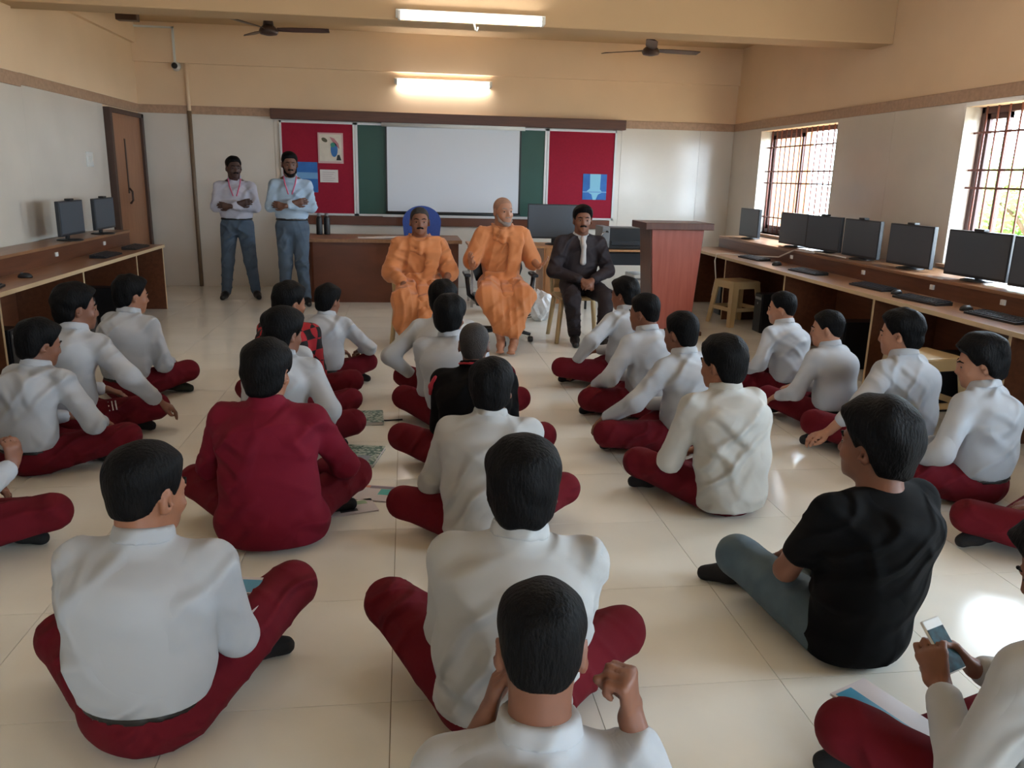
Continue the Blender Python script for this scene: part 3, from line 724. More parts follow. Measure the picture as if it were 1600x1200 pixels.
pr_ = thing('printer', 'black printer with a grey side on the table beside the lectern', 'printer', (2.52, 9.5, 0.70))
MB().box(-0.24, 0.24, -0.18, 0.18, 0.0, 0.25, 0.015).build('body', MATS['black_plastic'], pr_)
MB().box(-0.252, -0.16, -0.19, 0.18, 0.02, 0.262, 0.01).build('side_cover', MATS['grey_plastic'], pr_)
MB().box(-0.14, 0.2, -0.2, -0.178, 0.05, 0.1, 0.004).build('output_tray', MATS['monitor_back'], pr_)
tower('white computer tower under the printer table', 2.78, 9.55, PI, MATS['white_plastic'], 'desktop computers')
pb = thing('plastic_bag', 'crumpled white plastic bag on the floor between the seated men', 'bag', (1.42, 8.5, 0))
rb = random.Random(5); bm = bmesh.new(); bmesh.ops.create_icosphere(bm, subdivisions=3, radius=1.0)
for v in bm.verts:
    f = 1 + 0.16 * math.sin(7 * v.co.x + 3 * v.co.z) * math.cos(6 * v.co.y) + rb.uniform(-0.05, 0.05)
    v.co = Vector((v.co.x * 0.13 * f, v.co.y * 0.11 * f, max(0.0, 0.16 + v.co.z * 0.17 * f)))
me = bpy.data.meshes.new('bag'); bm.to_mesh(me); bm.free(); me.materials.append(MATS['bag_white']); link(bpy.data.objects.new('film', me), pb)
rb = random.Random(9)
wr_ = thing('loose_cables', 'tangle of black cables on the floor behind the swivel chair', 'cables', (1.28, 8.7, 0))
for k in range(4):
    a = rb.uniform(0, 6); MB().tube([(0.28 * math.cos(a + q * 0.9) * (1 - 0.1 * q), 0.2 * math.sin(a + q * 0.7 * (1 + 0.2 * k)), 0.012 + 0.05 * (q % 2)) for q in range(7)], 0.006, 6).build('lead', MATS['black_plastic'], wr_)
ub = thing('power_supply_box', 'black power box with cables behind the swivel chair', 'power supply', (1.22, 9.0, 0))
MB().box(-0.09, 0.09, -0.15, 0.15, 0.0, 0.28, 0.01).build('case', MATS['black_plastic'], ub)
MB().box(-0.06, 0.06, -0.155, -0.15, 0.18, 0.25).build('panel', MATS['grey_plastic'], ub)
gs = thing('gooseneck_microphone', 'thin bent gooseneck microphone on the printer table', 'microphone', (2.16, 9.32, 0.70))
MB().lathe([(0.05, 0), (0.05, 0.015), (0.015, 0.022)], n=14).build('base', MATS['black_plastic'], gs)
MB().tube([(0, 0, 0.02), (0.05, -0.02, 0.1), (0.11, -0.03, 0.19), (0.15, -0.03, 0.21)], 0.006, 6).build('neck', MATS['chrome'], gs)
MB().tube([(0.15, -0.03, 0.21), (0.18, -0.03, 0.205)], 0.010, 8).build('capsule', MATS['black_plastic'], gs)

# books on the floor ---------------------------------------------------------------
def pattern_mat(name, c1, c2, c3, sc):
    m = bpy.data.materials.new(name); m.use_nodes = True; nt = m.node_tree; b = nt.nodes['Principled BSDF']; b.inputs['Roughness'].default_value = 0.35
    tc = nt.nodes.new('ShaderNodeTexCoord'); v = nt.nodes.new('ShaderNodeTexVoronoi'); v.inputs['Scale'].default_value = sc
    r = nt.nodes.new('ShaderNodeValToRGB'); r.color_ramp.interpolation = 'CONSTANT'
    e = r.color_ramp.elements; e[0].color = (*c1, 1); e[1].position = 0.35; e[1].color = (*c2, 1); q = e.new(0.7); q.color = (*c3, 1)
    nt.links.new(tc.outputs['Object'], v.inputs['Vector']); nt.links.new(v.outputs['Color'], r.inputs[0]); nt.links.new(r.outputs[0], b.inputs['Base Color'])
    MATS[name] = m; return m
pattern_mat('cover_mosaic', srgb(40, 92, 84), srgb(168, 186, 176), srgb(92, 132, 120), 70)
def book(label, x, y, z, rz, w_, h_, t_, cover, extra=None, name='notebook', tilt=(0, 0)):
    t = thing(name, label, 'book', (x, y, z), rz, 'books and booklets'); t.rotation_euler = (tilt[0], tilt[1], rz)
    MB().box(-w_ / 2, w_ / 2, -h_ / 2, h_ / 2, 0, 0.0015).build('back_cover', cover, t)
    MB().box(-w_ / 2 + 0.003, w_ / 2 - 0.003, -h_ / 2 + 0.003, h_ / 2 - 0.003, 0.0015, t_ - 0.0015).build('pages', MATS['paper_white'], t)
    MB().box(-w_ / 2, w_ / 2, -h_ / 2, h_ / 2, t_ - 0.0015, t_).build('front_cover', cover, t)
    for k, (a, b, c, d, m_) in enumerate(extra or []):
        MB().box(a, b, c, d, t_ + 0.0002, t_ + 0.0009).build('cover_print', m_, t)
    return t
book('mosaic-covered notebook on the floor beside the boys, the one farther back', -0.27, 4.92, 0, 0.05, 0.24, 0.26, 0.022, MATS['cover_mosaic'])
book('mosaic-covered notebook on the floor beside the maroon blazer, nearer one', -0.28, 4.22, 0, -0.2, 0.26, 0.30, 0.02, MATS['cover_mosaic'], [(0.02, 0.09, -0.1, -0.02, mat('print_grey', srgb(140, 150, 166), 0.5))])
mat('print_teal', srgb(70, 180, 178), 0.4); mat('print_orange', srgb(200, 120, 96), 0.4); mat('print_slate', srgb(120, 112, 130), 0.4); mat('print_green', srgb(140, 170, 136), 0.4); mat('cover_pale', srgb(206, 200, 204), 0.4); mat('print_dark', srgb(60, 54, 58), 0.4)
book('pale booklet with teal and orange print on the floor by the maroon blazer', -0.20, 3.70, 0, -0.25, 0.30, 0.19, 0.006, MATS['cover_pale'], [(0.06, 0.14, -0.02, 0.05, MATS['print_teal']), (0.0, 0.14, 0.055, 0.085, MATS['print_slate']), (-0.1, 0.0, 0.06, 0.085, MATS['print_orange'])], 'booklet')
book('pale booklet with green print lying nearest the maroon blazer hem', -0.26, 3.52, 0, 0.3, 0.22, 0.15, 0.006, MATS['cover_pale'], [(-0.05, 0.08, 0.02, 0.06, MATS['print_green']), (-0.06, 0.02, -0.05, -0.02, MATS['print_dark'])], 'booklet')
pn = thing('pen', 'small pen on the floor beside the far mosaic notebook', 'pen', (-0.10, 4.88, 0.006), 0.1)
MB().tube([(-0.04, 0, 0), (0.07, 0.005, 0)], 0.005, 8).build('barrel', MATS['monitor_back'], pn); MB().tube([(-0.06, 0, 0), (-0.04, 0, 0)], 0.006, 8).build('cap', MATS['chrome'], pn)
# ------------------------------------------------------------------ people: implicit surfaces turned into meshes
def A3(*p): return np.array(p, dtype=np.float64)
def nrm(v): return v / max(1e-9, np.linalg.norm(v))

class Field:
    """smooth union of round cones and ellipsoids, sampled on a grid and turned into a quad mesh"""
    def __init__(self, k=0.02): self.pr = []; self.k = k
    def cone(self, a, b, ra, rb, k=None): self.pr.append(('c', np.asarray(a, float), np.asarray(b, float), ra, rb, k)); return self
    def chain(self, pts, rs, k=None):
        for i in range(len(pts) - 1): self.cone(pts[i], pts[i + 1], rs[i], rs[i + 1], k)
        return self
    def ell(self, c, r, R=None, k=None, sub=False): self.pr.append(('e' if not sub else 's', np.asarray(c, float), np.asarray(r, float), np.eye(3) if R is None else R, None, k)); return self
    def flat(self, a, b, side, wa, wb, da, db, k=None):
        """cone with an oval section: half widths wa->wb along side, half depths da->db"""
        self.pr.append(('f', np.asarray(a, float), np.asarray(b, float), np.asarray(side, float), (wa, wb, da, db), k)); return self
    def bounds(self, off):
        lo = np.full(3, 1e9); hi = -lo
        for p in self.pr:
            l, h = self.pb(p)
            if p[0] != 's': lo = np.minimum(lo, l); hi = np.maximum(hi, h)
        return lo - off, hi + off
    @staticmethod
    def pb(p):
        if p[0] == 'c': return np.minimum(p[1] - p[3], p[2] - p[4]), np.maximum(p[1] + p[3], p[2] + p[4])
        if p[0] in 'es': r = np.max(p[2]); return p[1] - r, p[1] + r
        r = max(p[4]); return np.minimum(p[1], p[2]) - r, np.maximum(p[1], p[2]) + r
    @staticmethod
    def dist(p, X, Y, Z):
        if p[0] == 'c':
            a, b, ra, rb = p[1:5]; ab = b - a; L2 = max(1e-12, ab @ ab)
            x, y, z = X - a[0], Y - a[1], Z - a[2]
            t = np.clip((x * ab[0] + y * ab[1] + z * ab[2]) / L2, 0, 1)
            return np.sqrt((x - t * ab[0]) ** 2 + (y - t * ab[1]) ** 2 + (z - t * ab[2]) ** 2) - (ra + (rb - ra) * t)
        if p[0] in 'es':
            c, r, R = p[1:4]; x, y, z = X - c[0], Y - c[1], Z - c[2]
            u = (x * R[0, 0] + y * R[1, 0] + z * R[2, 0]); v = (x * R[0, 1] + y * R[1, 1] + z * R[2, 1]); w_ = (x * R[0, 2] + y * R[1, 2] + z * R[2, 2])
            k0 = np.sqrt((u / r[0]) ** 2 + (v / r[1]) ** 2 + (w_ / r[2]) ** 2)
            k1 = np.sqrt((u / r[0] ** 2) ** 2 + (v / r[1] ** 2) ** 2 + (w_ / r[2] ** 2) ** 2)
            return k0 * (k0 - 1) / np.maximum(k1, 1e-6)
        a, b, s, (wa, wb, da, db) = p[1:5]; ab = b - a; L = np.linalg.norm(ab); ax = ab / L
        s = nrm(s - ax * (s @ ax)); n = np.cross(ax, s)
        x, y, z = X - a[0], Y - a[1], Z - a[2]
        h = x * ax[0] + y * ax[1] + z * ax[2]; t = np.clip(h / L, 0, 1); e = h - t * L
        u = x * s[0] + y * s[1] + z * s[2]; v = x * n[0] + y * n[1] + z * n[2]
        wd = wa + (wb - wa) * t; dp = da + (db - da) * t; m = np.minimum(wd, dp)
        k0 = np.sqrt((u / wd) ** 2 + (v / dp) ** 2 + (e / m) ** 2)
        k1 = np.sqrt((u / wd ** 2) ** 2 + (v / dp ** 2) ** 2 + (e / m ** 2) ** 2)
        return k0 * (k0 - 1) / np.maximum(k1, 1e-6)
    def grid(self, h, off=0.0, lim=None):
        lo, hi = self.bounds(off + 3 * h)
        if getattr(self, 'force', None) is not None: lo, hi = self.force
        if lim is not None: lo = np.maximum(lo, lim[0] - 3 * h); hi = np.minimum(hi, lim[1] + 3 * h)
        n = np.maximum(4, np.ceil((hi - lo) / h).astype(int) + 1)
        D = np.full(n, 0.3, np.float32); ax = [lo[i] + h * np.arange(n[i]) for i in range(3)]
        for p in self.pr:
            k = p[5] if p[5] is not None else self.k
            l, u = self.pb(p); m = k + off + 3 * h + 0.005
            i0 = np.clip(np.floor((l - m - lo) / h).astype(int), 0, n); i1 = np.clip(np.ceil((u + m - lo) / h).astype(int) + 1, 0, n)
            if np.any(i1 - i0 < 1): continue
            sl = tuple(slice(i0[q], i1[q]) for q in range(3))
            X, Y, Z = (ax[0][sl[0]][:, None, None], ax[1][sl[1]][None, :, None], ax[2][sl[2]][None, None, :])
            d = self.dist(p, X, Y, Z).astype(np.float32); c = D[sl]
            if p[0] == 's':
                hh = np.maximum(k - np.abs(c + d), 0) / k; D[sl] = np.maximum(c, -d) + hh * hh * k * 0.25
            else:
                hh = np.maximum(k - np.abs(c - d), 0) / k; D[sl] = np.minimum(c, d) - hh * hh * k * 0.25
        self.ax = ax
        return D - off, lo, ax
def smax(a, b, k):
    hh = np.maximum(k - np.abs(a - b), 0) / k
    return np.maximum(a, b) + hh * hh * k * 0.25

def surface_nets(D, lo, h):
    D = np.pad(D, 1, constant_values=0.2); lo = lo - h
    n = D.shape; ins = D < 0
    c8 = [ins[i:n[0] - 1 + i, j:n[1] - 1 + j, k:n[2] - 1 + k] for i in (0, 1) for j in (0, 1) for k in (0, 1)]
    s = np.zeros(c8[0].shape, np.int8)
    for c in c8: s += c
    cells = np.argwhere((s > 0) & (s < 8))
    if len(cells) == 0: return np.zeros((0, 3)), np.zeros((0, 4), int)
    idx = np.full(s.shape, -1, np.int32); idx[tuple(cells.T)] = np.arange(len(cells))
    cor = {}
    for i in (0, 1):
        for j in (0, 1):
            for k in (0, 1): cor[i, j, k] = D[cells[:, 0] + i, cells[:, 1] + j, cells[:, 2] + k]
    acc = np.zeros((len(cells), 3)); cnt = np.zeros(len(cells))
    for a in cor:
        for q in range(3):
            if a[q] == 1: continue
            b = list(a); b[q] = 1; b = tuple(b)
            va, vb = cor[a], cor[b]; m = (va < 0) != (vb < 0)
            t = np.where(m, va / np.where(m, va - vb, 1), 0)
            for w_ in range(3):
                acc[:, w_] += np.where(m, a[w_] + (t if w_ == q else 0), 0)
            cnt += m
    V = (cells + acc / cnt[:, None]) * h + lo
    F = []
    for q in range(3):
        sl0 = [slice(None)] * 3; sl1 = [slice(None)] * 3; sl0[q] = slice(0, -1); sl1[q] = slice(1, None)
        a = ins[tuple(sl0)]; b = ins[tuple(sl1)]
        e = np.argwhere(a != b); fl = a[tuple(e.T)]
        u, v = (q + 1) % 3, (q + 2) % 3
        ok = (e[:, u] > 0) & (e[:, v] > 0) & (e[:, u] < n[u] - 1) & (e[:, v] < n[v] - 1); e = e[ok]; fl = fl[ok]
        def cid(du, dv):
            c = e.copy(); c[:, u] -= du; c[:, v] -= dv; return idx[tuple(c.T)]
        f = np.stack([cid(1, 1), cid(0, 1), cid(0, 0), cid(1, 0)], 1)
        f[~fl] = f[~fl][:, ::-1]; F.append(f)
    F = np.concatenate(F); F = F[(F >= 0).all(1)]
    return V, F

TRI = [0]
def vnormals(V, F):
    a = V[F[:, 2]] - V[F[:, 0]]; b = V[F[:, 3]] - V[F[:, 1]]; fn = np.cross(a, b); N = np.zeros_like(V)
    for i in range(4): np.add.at(N, F[:, i], fn)
    return N / np.maximum(1e-12, np.linalg.norm(N, axis=1))[:, None]
def field_mesh(name, D, lo, h, matl, parent, origin, disp=None, relax=1):
    V, F = surface_nets(D, lo, h)
    if len(V) == 0: return None
    for _ in range(relax):      # one light smoothing pass
        S = np.zeros_like(V); C = np.zeros(len(V))
        for i in range(4):
            j = F[:, (i + 1) % 4]; np.add.at(S, F[:, i], V[j]); np.add.at(C, F[:, i], 1)
        V = V * 0.5 + 0.5 * S / np.maximum(C, 1)[:, None]
    if disp is not None:
        N = vnormals(V, F); V = V + N * disp(V, N)[:, None]
    V = V - origin
    me = bpy.data.meshes.new(name)
    me.vertices.add(len(V)); me.vertices.foreach_set('co', V.astype(np.float32).ravel())
    me.loops.add(4 * len(F)); me.loops.foreach_set('vertex_index', F.astype(np.int32).ravel())
    me.polygons.add(len(F)); me.polygons.foreach_set('loop_start', np.arange(0, 4 * len(F), 4, dtype=np.int32))
    me.polygons.foreach_set('use_smooth', np.ones(len(F), bool))
    me.update(calc_edges=True); me.materials.append(matl)
    TRI[0] += 2 * len(F)
    return link(bpy.data.objects.new(name, me), parent)

# noise used for cloth folds and hair tufts
_rs = np.random.RandomState(4)
_Q = _rs.normal(size=(24, 3)); _Q /= np.linalg.norm(_Q, axis=1)[:, None]; _PH = _rs.uniform(0, 6.28, 24)
def wav(P, f, seed=0, n=7):
    o = np.zeros(len(P))
    for i in range(n):
        q = _Q[(i + seed) % 24]; o += np.sin(P @ q * f * (0.75 + 0.5 * ((i * 7 + seed) % 5) / 4) + _PH[(i * 3 + seed) % 24])
    return o / math.sqrt(n)
def folds(amp, seed, f=34.0, dirs=(0.25, 0.15, 1.0)):
    """soft cloth: two families of creases, strongest where a slow noise lets them through"""
    d0 = nrm(np.array(dirs)); d1 = nrm(d0 + 0.9 * _Q[seed % 24])
    def fn(V, N):
        o = np.zeros(len(V))
        for d, fq, sd, wgt in ((d0, f, seed, 1.0), (d1, f * 1.5, seed + 4, 0.7)):
            ph = V @ d * fq + 1.9 * wav(V, 8.0, sd) + sd
            r = 1 - np.abs(np.sin(ph)); mask = np.clip(wav(V, 6.5, sd + 5) * 0.7 + 0.25, 0, 1.2)
            o += wgt * r ** 3 * mask
        return amp * (o + 0.22 * wav(V, 16.0, seed + 9))
    return fn
def tufts(amp, seed, f=70.0):
    def fn(V, N): return amp * (0.7 * wav(V, f, seed) + 0.5 * np.abs(wav(V, f * 0.5, seed + 3)))
    return fn

# ------------------------------------------------------------------ skin, hair and cloth materials
mat('skin_1', srgb(150, 100, 74), 0.5, 0.06, 25, 0.05, 200); mat('skin_2', srgb(126, 82, 62), 0.5, 0.06, 25); mat('skin_3', srgb(104, 70, 56), 0.5, 0.06, 25); mat('skin_4', srgb(172, 122, 96), 0.5, 0.06, 25)
mat('skin_5', srgb(74, 50, 44), 0.5, 0.06, 25)
mat('hair_black', srgb(11, 10, 11), 0.62, 0.35, 60, 0.6, 120, stretch=(1, 1, 0.3), spec=0.12)
mat('hair_short', srgb(40, 34, 32), 0.7, 0.3, 120, 0.5, 220)
mat('scalp_stubble', srgb(150, 112, 92), 0.7, 0.06, 60)
mat('hair_grey', srgb(138, 124, 116), 0.8, 0.1, 90, 0.3, 200)
mat('cloth_white', srgb(178, 183, 190), 0.85, 0.02, 6, 0.12, 26, sheen=0.1)
mat('cloth_warmwhite', srgb(179, 181, 182), 0.85, 0.02, 6, 0.12, 26, sheen=0.1)
mat('cloth_grey', srgb(182, 184, 186), 0.85, 0.02, 6, 0.12, 26, sheen=0.1)
mat('cloth_beige', srgb(190, 190, 186), 0.8, 0.03, 6, 0.15, 26, sheen=0.1)
mat('cloth_maroon', srgb(100, 19, 31), 0.9, 0.06, 8, 0.12, 30, spec=0.2)
mat('cloth_blazer', srgb(114, 19, 40), 0.85, 0.05, 6, 0.15, 40, spec=0.2)
mat('cloth_black', srgb(12, 12, 14), 0.9, 0.1, 8, 0.15, 40, spec=0.15)
mat('cloth_denim', srgb(80, 98, 108), 0.85, 0.12, 14, 0.2, 60)
mat('cloth_jeans', srgb(78, 94, 112), 0.85, 0.10, 14, 0.2, 60)
mat('cloth_sky', srgb(164, 186, 208), 0.8, 0.02, 6, 0.12, 26)
mat('cloth_lilac', srgb(190, 192, 208), 0.8, 0.02, 6, 0.12, 26)
mat('cloth_saffron', srgb(202, 126, 74), 0.75, 0.05, 5, 0.15, 30, sheen=0.2)
mat('cloth_suit', srgb(32, 21, 27), 0.75, 0.06, 8, 0.1, 60)
mat('cloth_tie', srgb(186, 182, 180), 0.5)
mat('sock_black', srgb(22, 22, 24), 0.85, 0.1, 30, 0.2, 150)
mat('sock_green', srgb(44, 52, 46), 0.85, 0.1, 30, 0.2, 150)
mat('leather_black', srgb(20, 18, 18), 0.4)
mat('trim_red', srgb(178, 40, 56), 0.7); mat('trim_white', srgb(224, 220, 220), 0.7)
mat('eye_white', srgb(130, 116, 106), 0.3); mat('eye_dark', srgb(20, 14, 12), 0.25); mat('lip', srgb(122, 72, 64), 0.45)
mat('lanyard_pink', srgb(206, 96, 130), 0.6)
def plaid():
    m = bpy.data.materials.new('cloth_plaid'); m.use_nodes = True; nt = m.node_tree; b = nt.nodes['Principled BSDF']; b.inputs['Roughness'].default_value = 0.85
    tc = nt.nodes.new('ShaderNodeTexCoord'); ck = nt.nodes.new('ShaderNodeTexChecker'); ck.inputs['Scale'].default_value = 15
    ck.inputs['Color1'].default_value = (*srgb(170, 34, 44), 1); ck.inputs['Color2'].default_value = (*srgb(24, 18, 22), 1)
    mp = nt.nodes.new('ShaderNodeMapping'); mp.inputs['Rotation'].default_value = (0.3, 0.35, 0.6)
    nt.links.new(tc.outputs['Object'], mp.inputs[0]); nt.links.new(mp.outputs[0], ck.inputs[0]); nt.links.new(ck.outputs[0], b.inputs['Base Color']); MATS['cloth_plaid'] = m
plaid()
def crease(name, sc=2.6, dist=0.028, stren=0.75):
    """add long soft folds to a cloth material, placed differently on every wearer"""
    m = MATS[name]; nt = m.node_tree; b = nt.nodes['Principled BSDF']
    for l in list(b.inputs['Normal'].links): nt.links.remove(l)
    N = nt.nodes.new; L = nt.links.new
    tc = N('ShaderNodeTexCoord'); oi = N('ShaderNodeObjectInfo'); mp = N('ShaderNodeMapping'); mp.inputs['Rotation'].default_value = (0.35, 0.75, 0.3)
    sc1 = N('ShaderNodeVectorMath'); sc1.operation = 'SCALE'; sc1.inputs[0].default_value = (7.0, 3.0, 5.0); L(oi.outputs['Random'], sc1.inputs['Scale'])
    ad = N('ShaderNodeVectorMath'); ad.operation = 'ADD'; L(tc.outputs['Object'], ad.inputs[0]); L(sc1.outputs[0], ad.inputs[1]); L(ad.outputs[0], mp.inputs[0])
    def M(op, a, v=None):
        k = N('ShaderNodeMath'); k.operation = op; L(a, k.inputs[0])
        if v is not None: k.inputs[1].default_value = v
        return k.outputs[0]
    out = None
    for dirn, s_, ds, off in (('Z', sc, 7.0, 0.40), ('X', sc * 0.8, 9.0, 0.46)):
        wv = N('ShaderNodeTexWave'); wv.bands_direction = dirn; wv.inputs['Scale'].default_value = s_; wv.inputs['Distortion'].default_value = ds; wv.inputs['Detail'].default_value = 1.5; wv.inputs['Detail Scale'].default_value = 1.3; wv.inputs['Detail Roughness'].default_value = 0.4
        L(mp.outputs[0], wv.inputs['Vector']); a = M('POWER', wv.outputs['Fac'], 2.2)
        n2 = N('ShaderNodeTexNoise'); n2.inputs['Scale'].default_value = 3.2; n2.inputs['Detail'].default_value = 1.0; L(mp.outputs[0], n2.inputs['Vector'])
        mk = M('MULTIPLY', M('SUBTRACT', n2.outputs['Fac'], off), 4.5); mk = M('MINIMUM', M('MAXIMUM', mk, 0.0), 1.0)
        q = N('ShaderNodeMath'); q.operation = 'MULTIPLY'; L(a, q.inputs[0]); L(mk, q.inputs[1])
        if out is None: out = q.outputs[0]
        else:
            k = N('ShaderNodeMath'); k.operation = 'ADD'; L(out, k.inputs[0]); L(q.outputs[0], k.inputs[1]); out = k.outputs[0]
    bp = N('ShaderNodeBump'); bp.inputs['Strength'].default_value = stren; bp.inputs['Distance'].default_value = dist
    L(out, bp.inputs['Height']); L(bp.outputs[0], b.inputs['Normal'])
for _n in ('cloth_white', 'cloth_warmwhite', 'cloth_grey', 'cloth_beige', 'cloth_sky', 'cloth_lilac', 'cloth_saffron', 'cloth_blazer'): crease(_n)
for _n in ('cloth_maroon', 'cloth_denim', 'cloth_jeans', 'cloth_black', 'cloth_suit'): crease(_n, 3.2, 0.022, 0.8)

# ------------------------------------------------------------------ body pieces
def frame(fwd, up=(0, 0, 1)):
    """columns: right, forward, up"""
    f = nrm(np.asarray(fwd, float)); u = np.asarray(up, float); r = nrm(np.cross(f, u)); u = np.cross(r, f)
    return np.stack([r, f, u], 1)
def rot_axis(ax, a):
    return np.array(Matrix.Rotation(a, 3, Vector(ax)))
def ik(S, W, l1, l2, pole):
    """elbow between S and W bending towards pole; W pulled in when out of reach"""
    d = W - S; L = np.linalg.norm(d); mx = (l1 + l2) * 0.995
    if L > mx: W = S + d / L * mx; d = W - S; L = mx
    L = max(L, abs(l1 - l2) + 0.02); u = nrm(d)
    a = (l1 * l1 - l2 * l2 + L * L) / (2 * L); hgt = math.sqrt(max(0, l1 * l1 - a * a))
    p = nrm(pole - u * (pole @ u))
    return S + u * a + p * hgt, W
def head_field(F, C, R, s, nb, neck_r=0.054, face=True, jaw=1.0):
    """C centre of the skull, R columns right/forward/up, nb: base of the neck"""
    def P(x, y, z): return C + R @ (np.array([x, y, z]) * s)
    F.ell(P(0, -0.012, 0.030), np.array([0.073, 0.090, 0.079]) * s, R, 0.02)
    F.ell(P(0, 0.026, -0.030), np.array([0.059, 0.064, 0.075]) * s, R, 0.03)
    F.ell(P(0, 0.044, -0.080), np.array([0.040 * jaw, 0.040, 0.028]) * s, R, 0.03)
    if face:
        F.cone(P(0, 0.084, 0.006), P(0, 0.0985, -0.030), 0.007 * s, 0.0115 * s, 0.016)
        for q in (-1, 1):
            F.ell(P(q * 0.011, 0.088, -0.034), np.array([0.008, 0.010, 0.007]) * s, R, 0.008)
            F.cone(P(q * 0.008, 0.087, 0.016), P(q * 0.046, 0.068, 0.016), 0.008 * s, 0.007 * s, 0.012)
            F.ell(P(q * 0.031, 0.093, -0.003), np.array([0.015, 0.013, 0.010]) * s, R, 0.010, sub=True)
            F.ell(P(q * 0.042, 0.058, -0.032), np.array([0.018, 0.018, 0.016]) * s, R, 0.02)
            F.ell(P(q * 0.031, 0.0670, -0.003), np.array([0.0135, 0.0125, 0.0095]) * s, R, 0.004)
        F.chain([P(-0.022, 0.076, -0.060), P(0, 0.087, -0.057), P(0.022, 0.076, -0.060)], [0.004 * s, 0.007 * s, 0.004 * s], 0.008)
        F.chain([P(-0.018, 0.076, -0.068), P(0, 0.085, -0.069), P(0.018, 0.076, -0.068)], [0.004 * s, 0.007 * s, 0.004 * s], 0.008)
        F.ell(P(0, 0.073, -0.094), np.array([0.018, 0.015, 0.014]) * s, R, 0.015)
    for q in (-1, 1):
        Re = R @ rot_axis((0, 0, 1), -q * 0.35) @ rot_axis((1, 0, 0), -0.15)
        F.ell(P(q * 0.078, -0.012, -0.012), np.array([0.008, 0.019, 0.031]) * s, Re, 0.008)
        F.ell(P(q * 0.085, -0.006, -0.006), np.array([0.006, 0.010, 0.016]) * s, Re, 0.005, sub=True)
    F.cone(P(0, -0.022, -0.045), nb, neck_r * s, (neck_r + 0.008) * s, 0.03)
def hair_mesh(par, C, R, s, style, matl, vox, origin, seed):
    F = Field(0.02)
    def P(x, y, z): return C + R @ (np.array([x, y, z]) * s)
    F.ell(P(0, -0.012, 0.030), np.array([0.073, 0.090, 0.079]) * s, R, 0.02)
    F.ell(P(0, -0.024, -0.036), np.array([0.061, 0.060, 0.066]) * s, R, 0.03)
    top, side, back, low = {'crop': (0.016, 0.005, 0.009, 0), 'full': (0.026, 0.014, 0.020, -0.012), 'fluffy': (0.036, 0.018, 0.022, -0.012), 'fade': (0.018, 0.004, 0.007, 0.026), 'buzz': (0.006, 0.004, 0.005, 0.0), 'combed': (0.024, 0.010, 0.014, 0.0), 'stubble': (0.0025, 0.002, 0.0025, 0.0)}[style]
    D, lo, ax = F.grid(vox, 0.045)
    D = D + 0.045
    X, Y, Z = np.meshgrid(*ax, indexing='ij')
    dx, dy, dz = X - C[0], Y - C[1], Z - C[2]
    u, v, w_ = [(dx * R[0, i] + dy * R[1, i] + dz * R[2, i]) / s for i in range(3)]
    zh = np.interp(v, [-0.12, -0.075, -0.045, -0.020, 0.0, 0.022, 0.030, 0.052, 0.075, 0.11], np.array([-0.090, -0.084, -0.064, 0.000, 0.012, -0.012, 0.010, 0.052, 0.066, 0.074]) + 0.0)
    zh = zh + np.where(v < -0.03, low, 0) + np.interp(np.abs(u), [0, 0.05, 0.08], [0.0, 0.004, -0.004]) * (v > 0.03)
    tw = np.clip((w_ - 0.02) / 0.07, 0, 1); bw = np.clip((-v - 0.02) / 0.07, 0, 1)
    th = side + (top - side) * tw + (back - side) * bw * (1 - tw) + (0.012 if style == 'combed' else 0.006 if style in ('full', 'fluffy') else 0) * np.clip((v - 0.03) / 0.05, 0, 1) * tw
    th = th * np.clip(0.25 + (w_ - zh) / 0.035, 0.2, 1.0) * s
    D = smax(D - th, (zh - w_) * s * 0.8, 0.006)
    return field_mesh('hair', D, lo, vox, matl, par, origin, tufts({'buzz': 0.0006, 'stubble': 0.0, 'crop': 0.0018, 'fade': 0.0018, 'combed': 0.0018, 'full': 0.0036, 'fluffy': 0.0068}[style] * s, seed, 90 if style != 'fluffy' else 60))
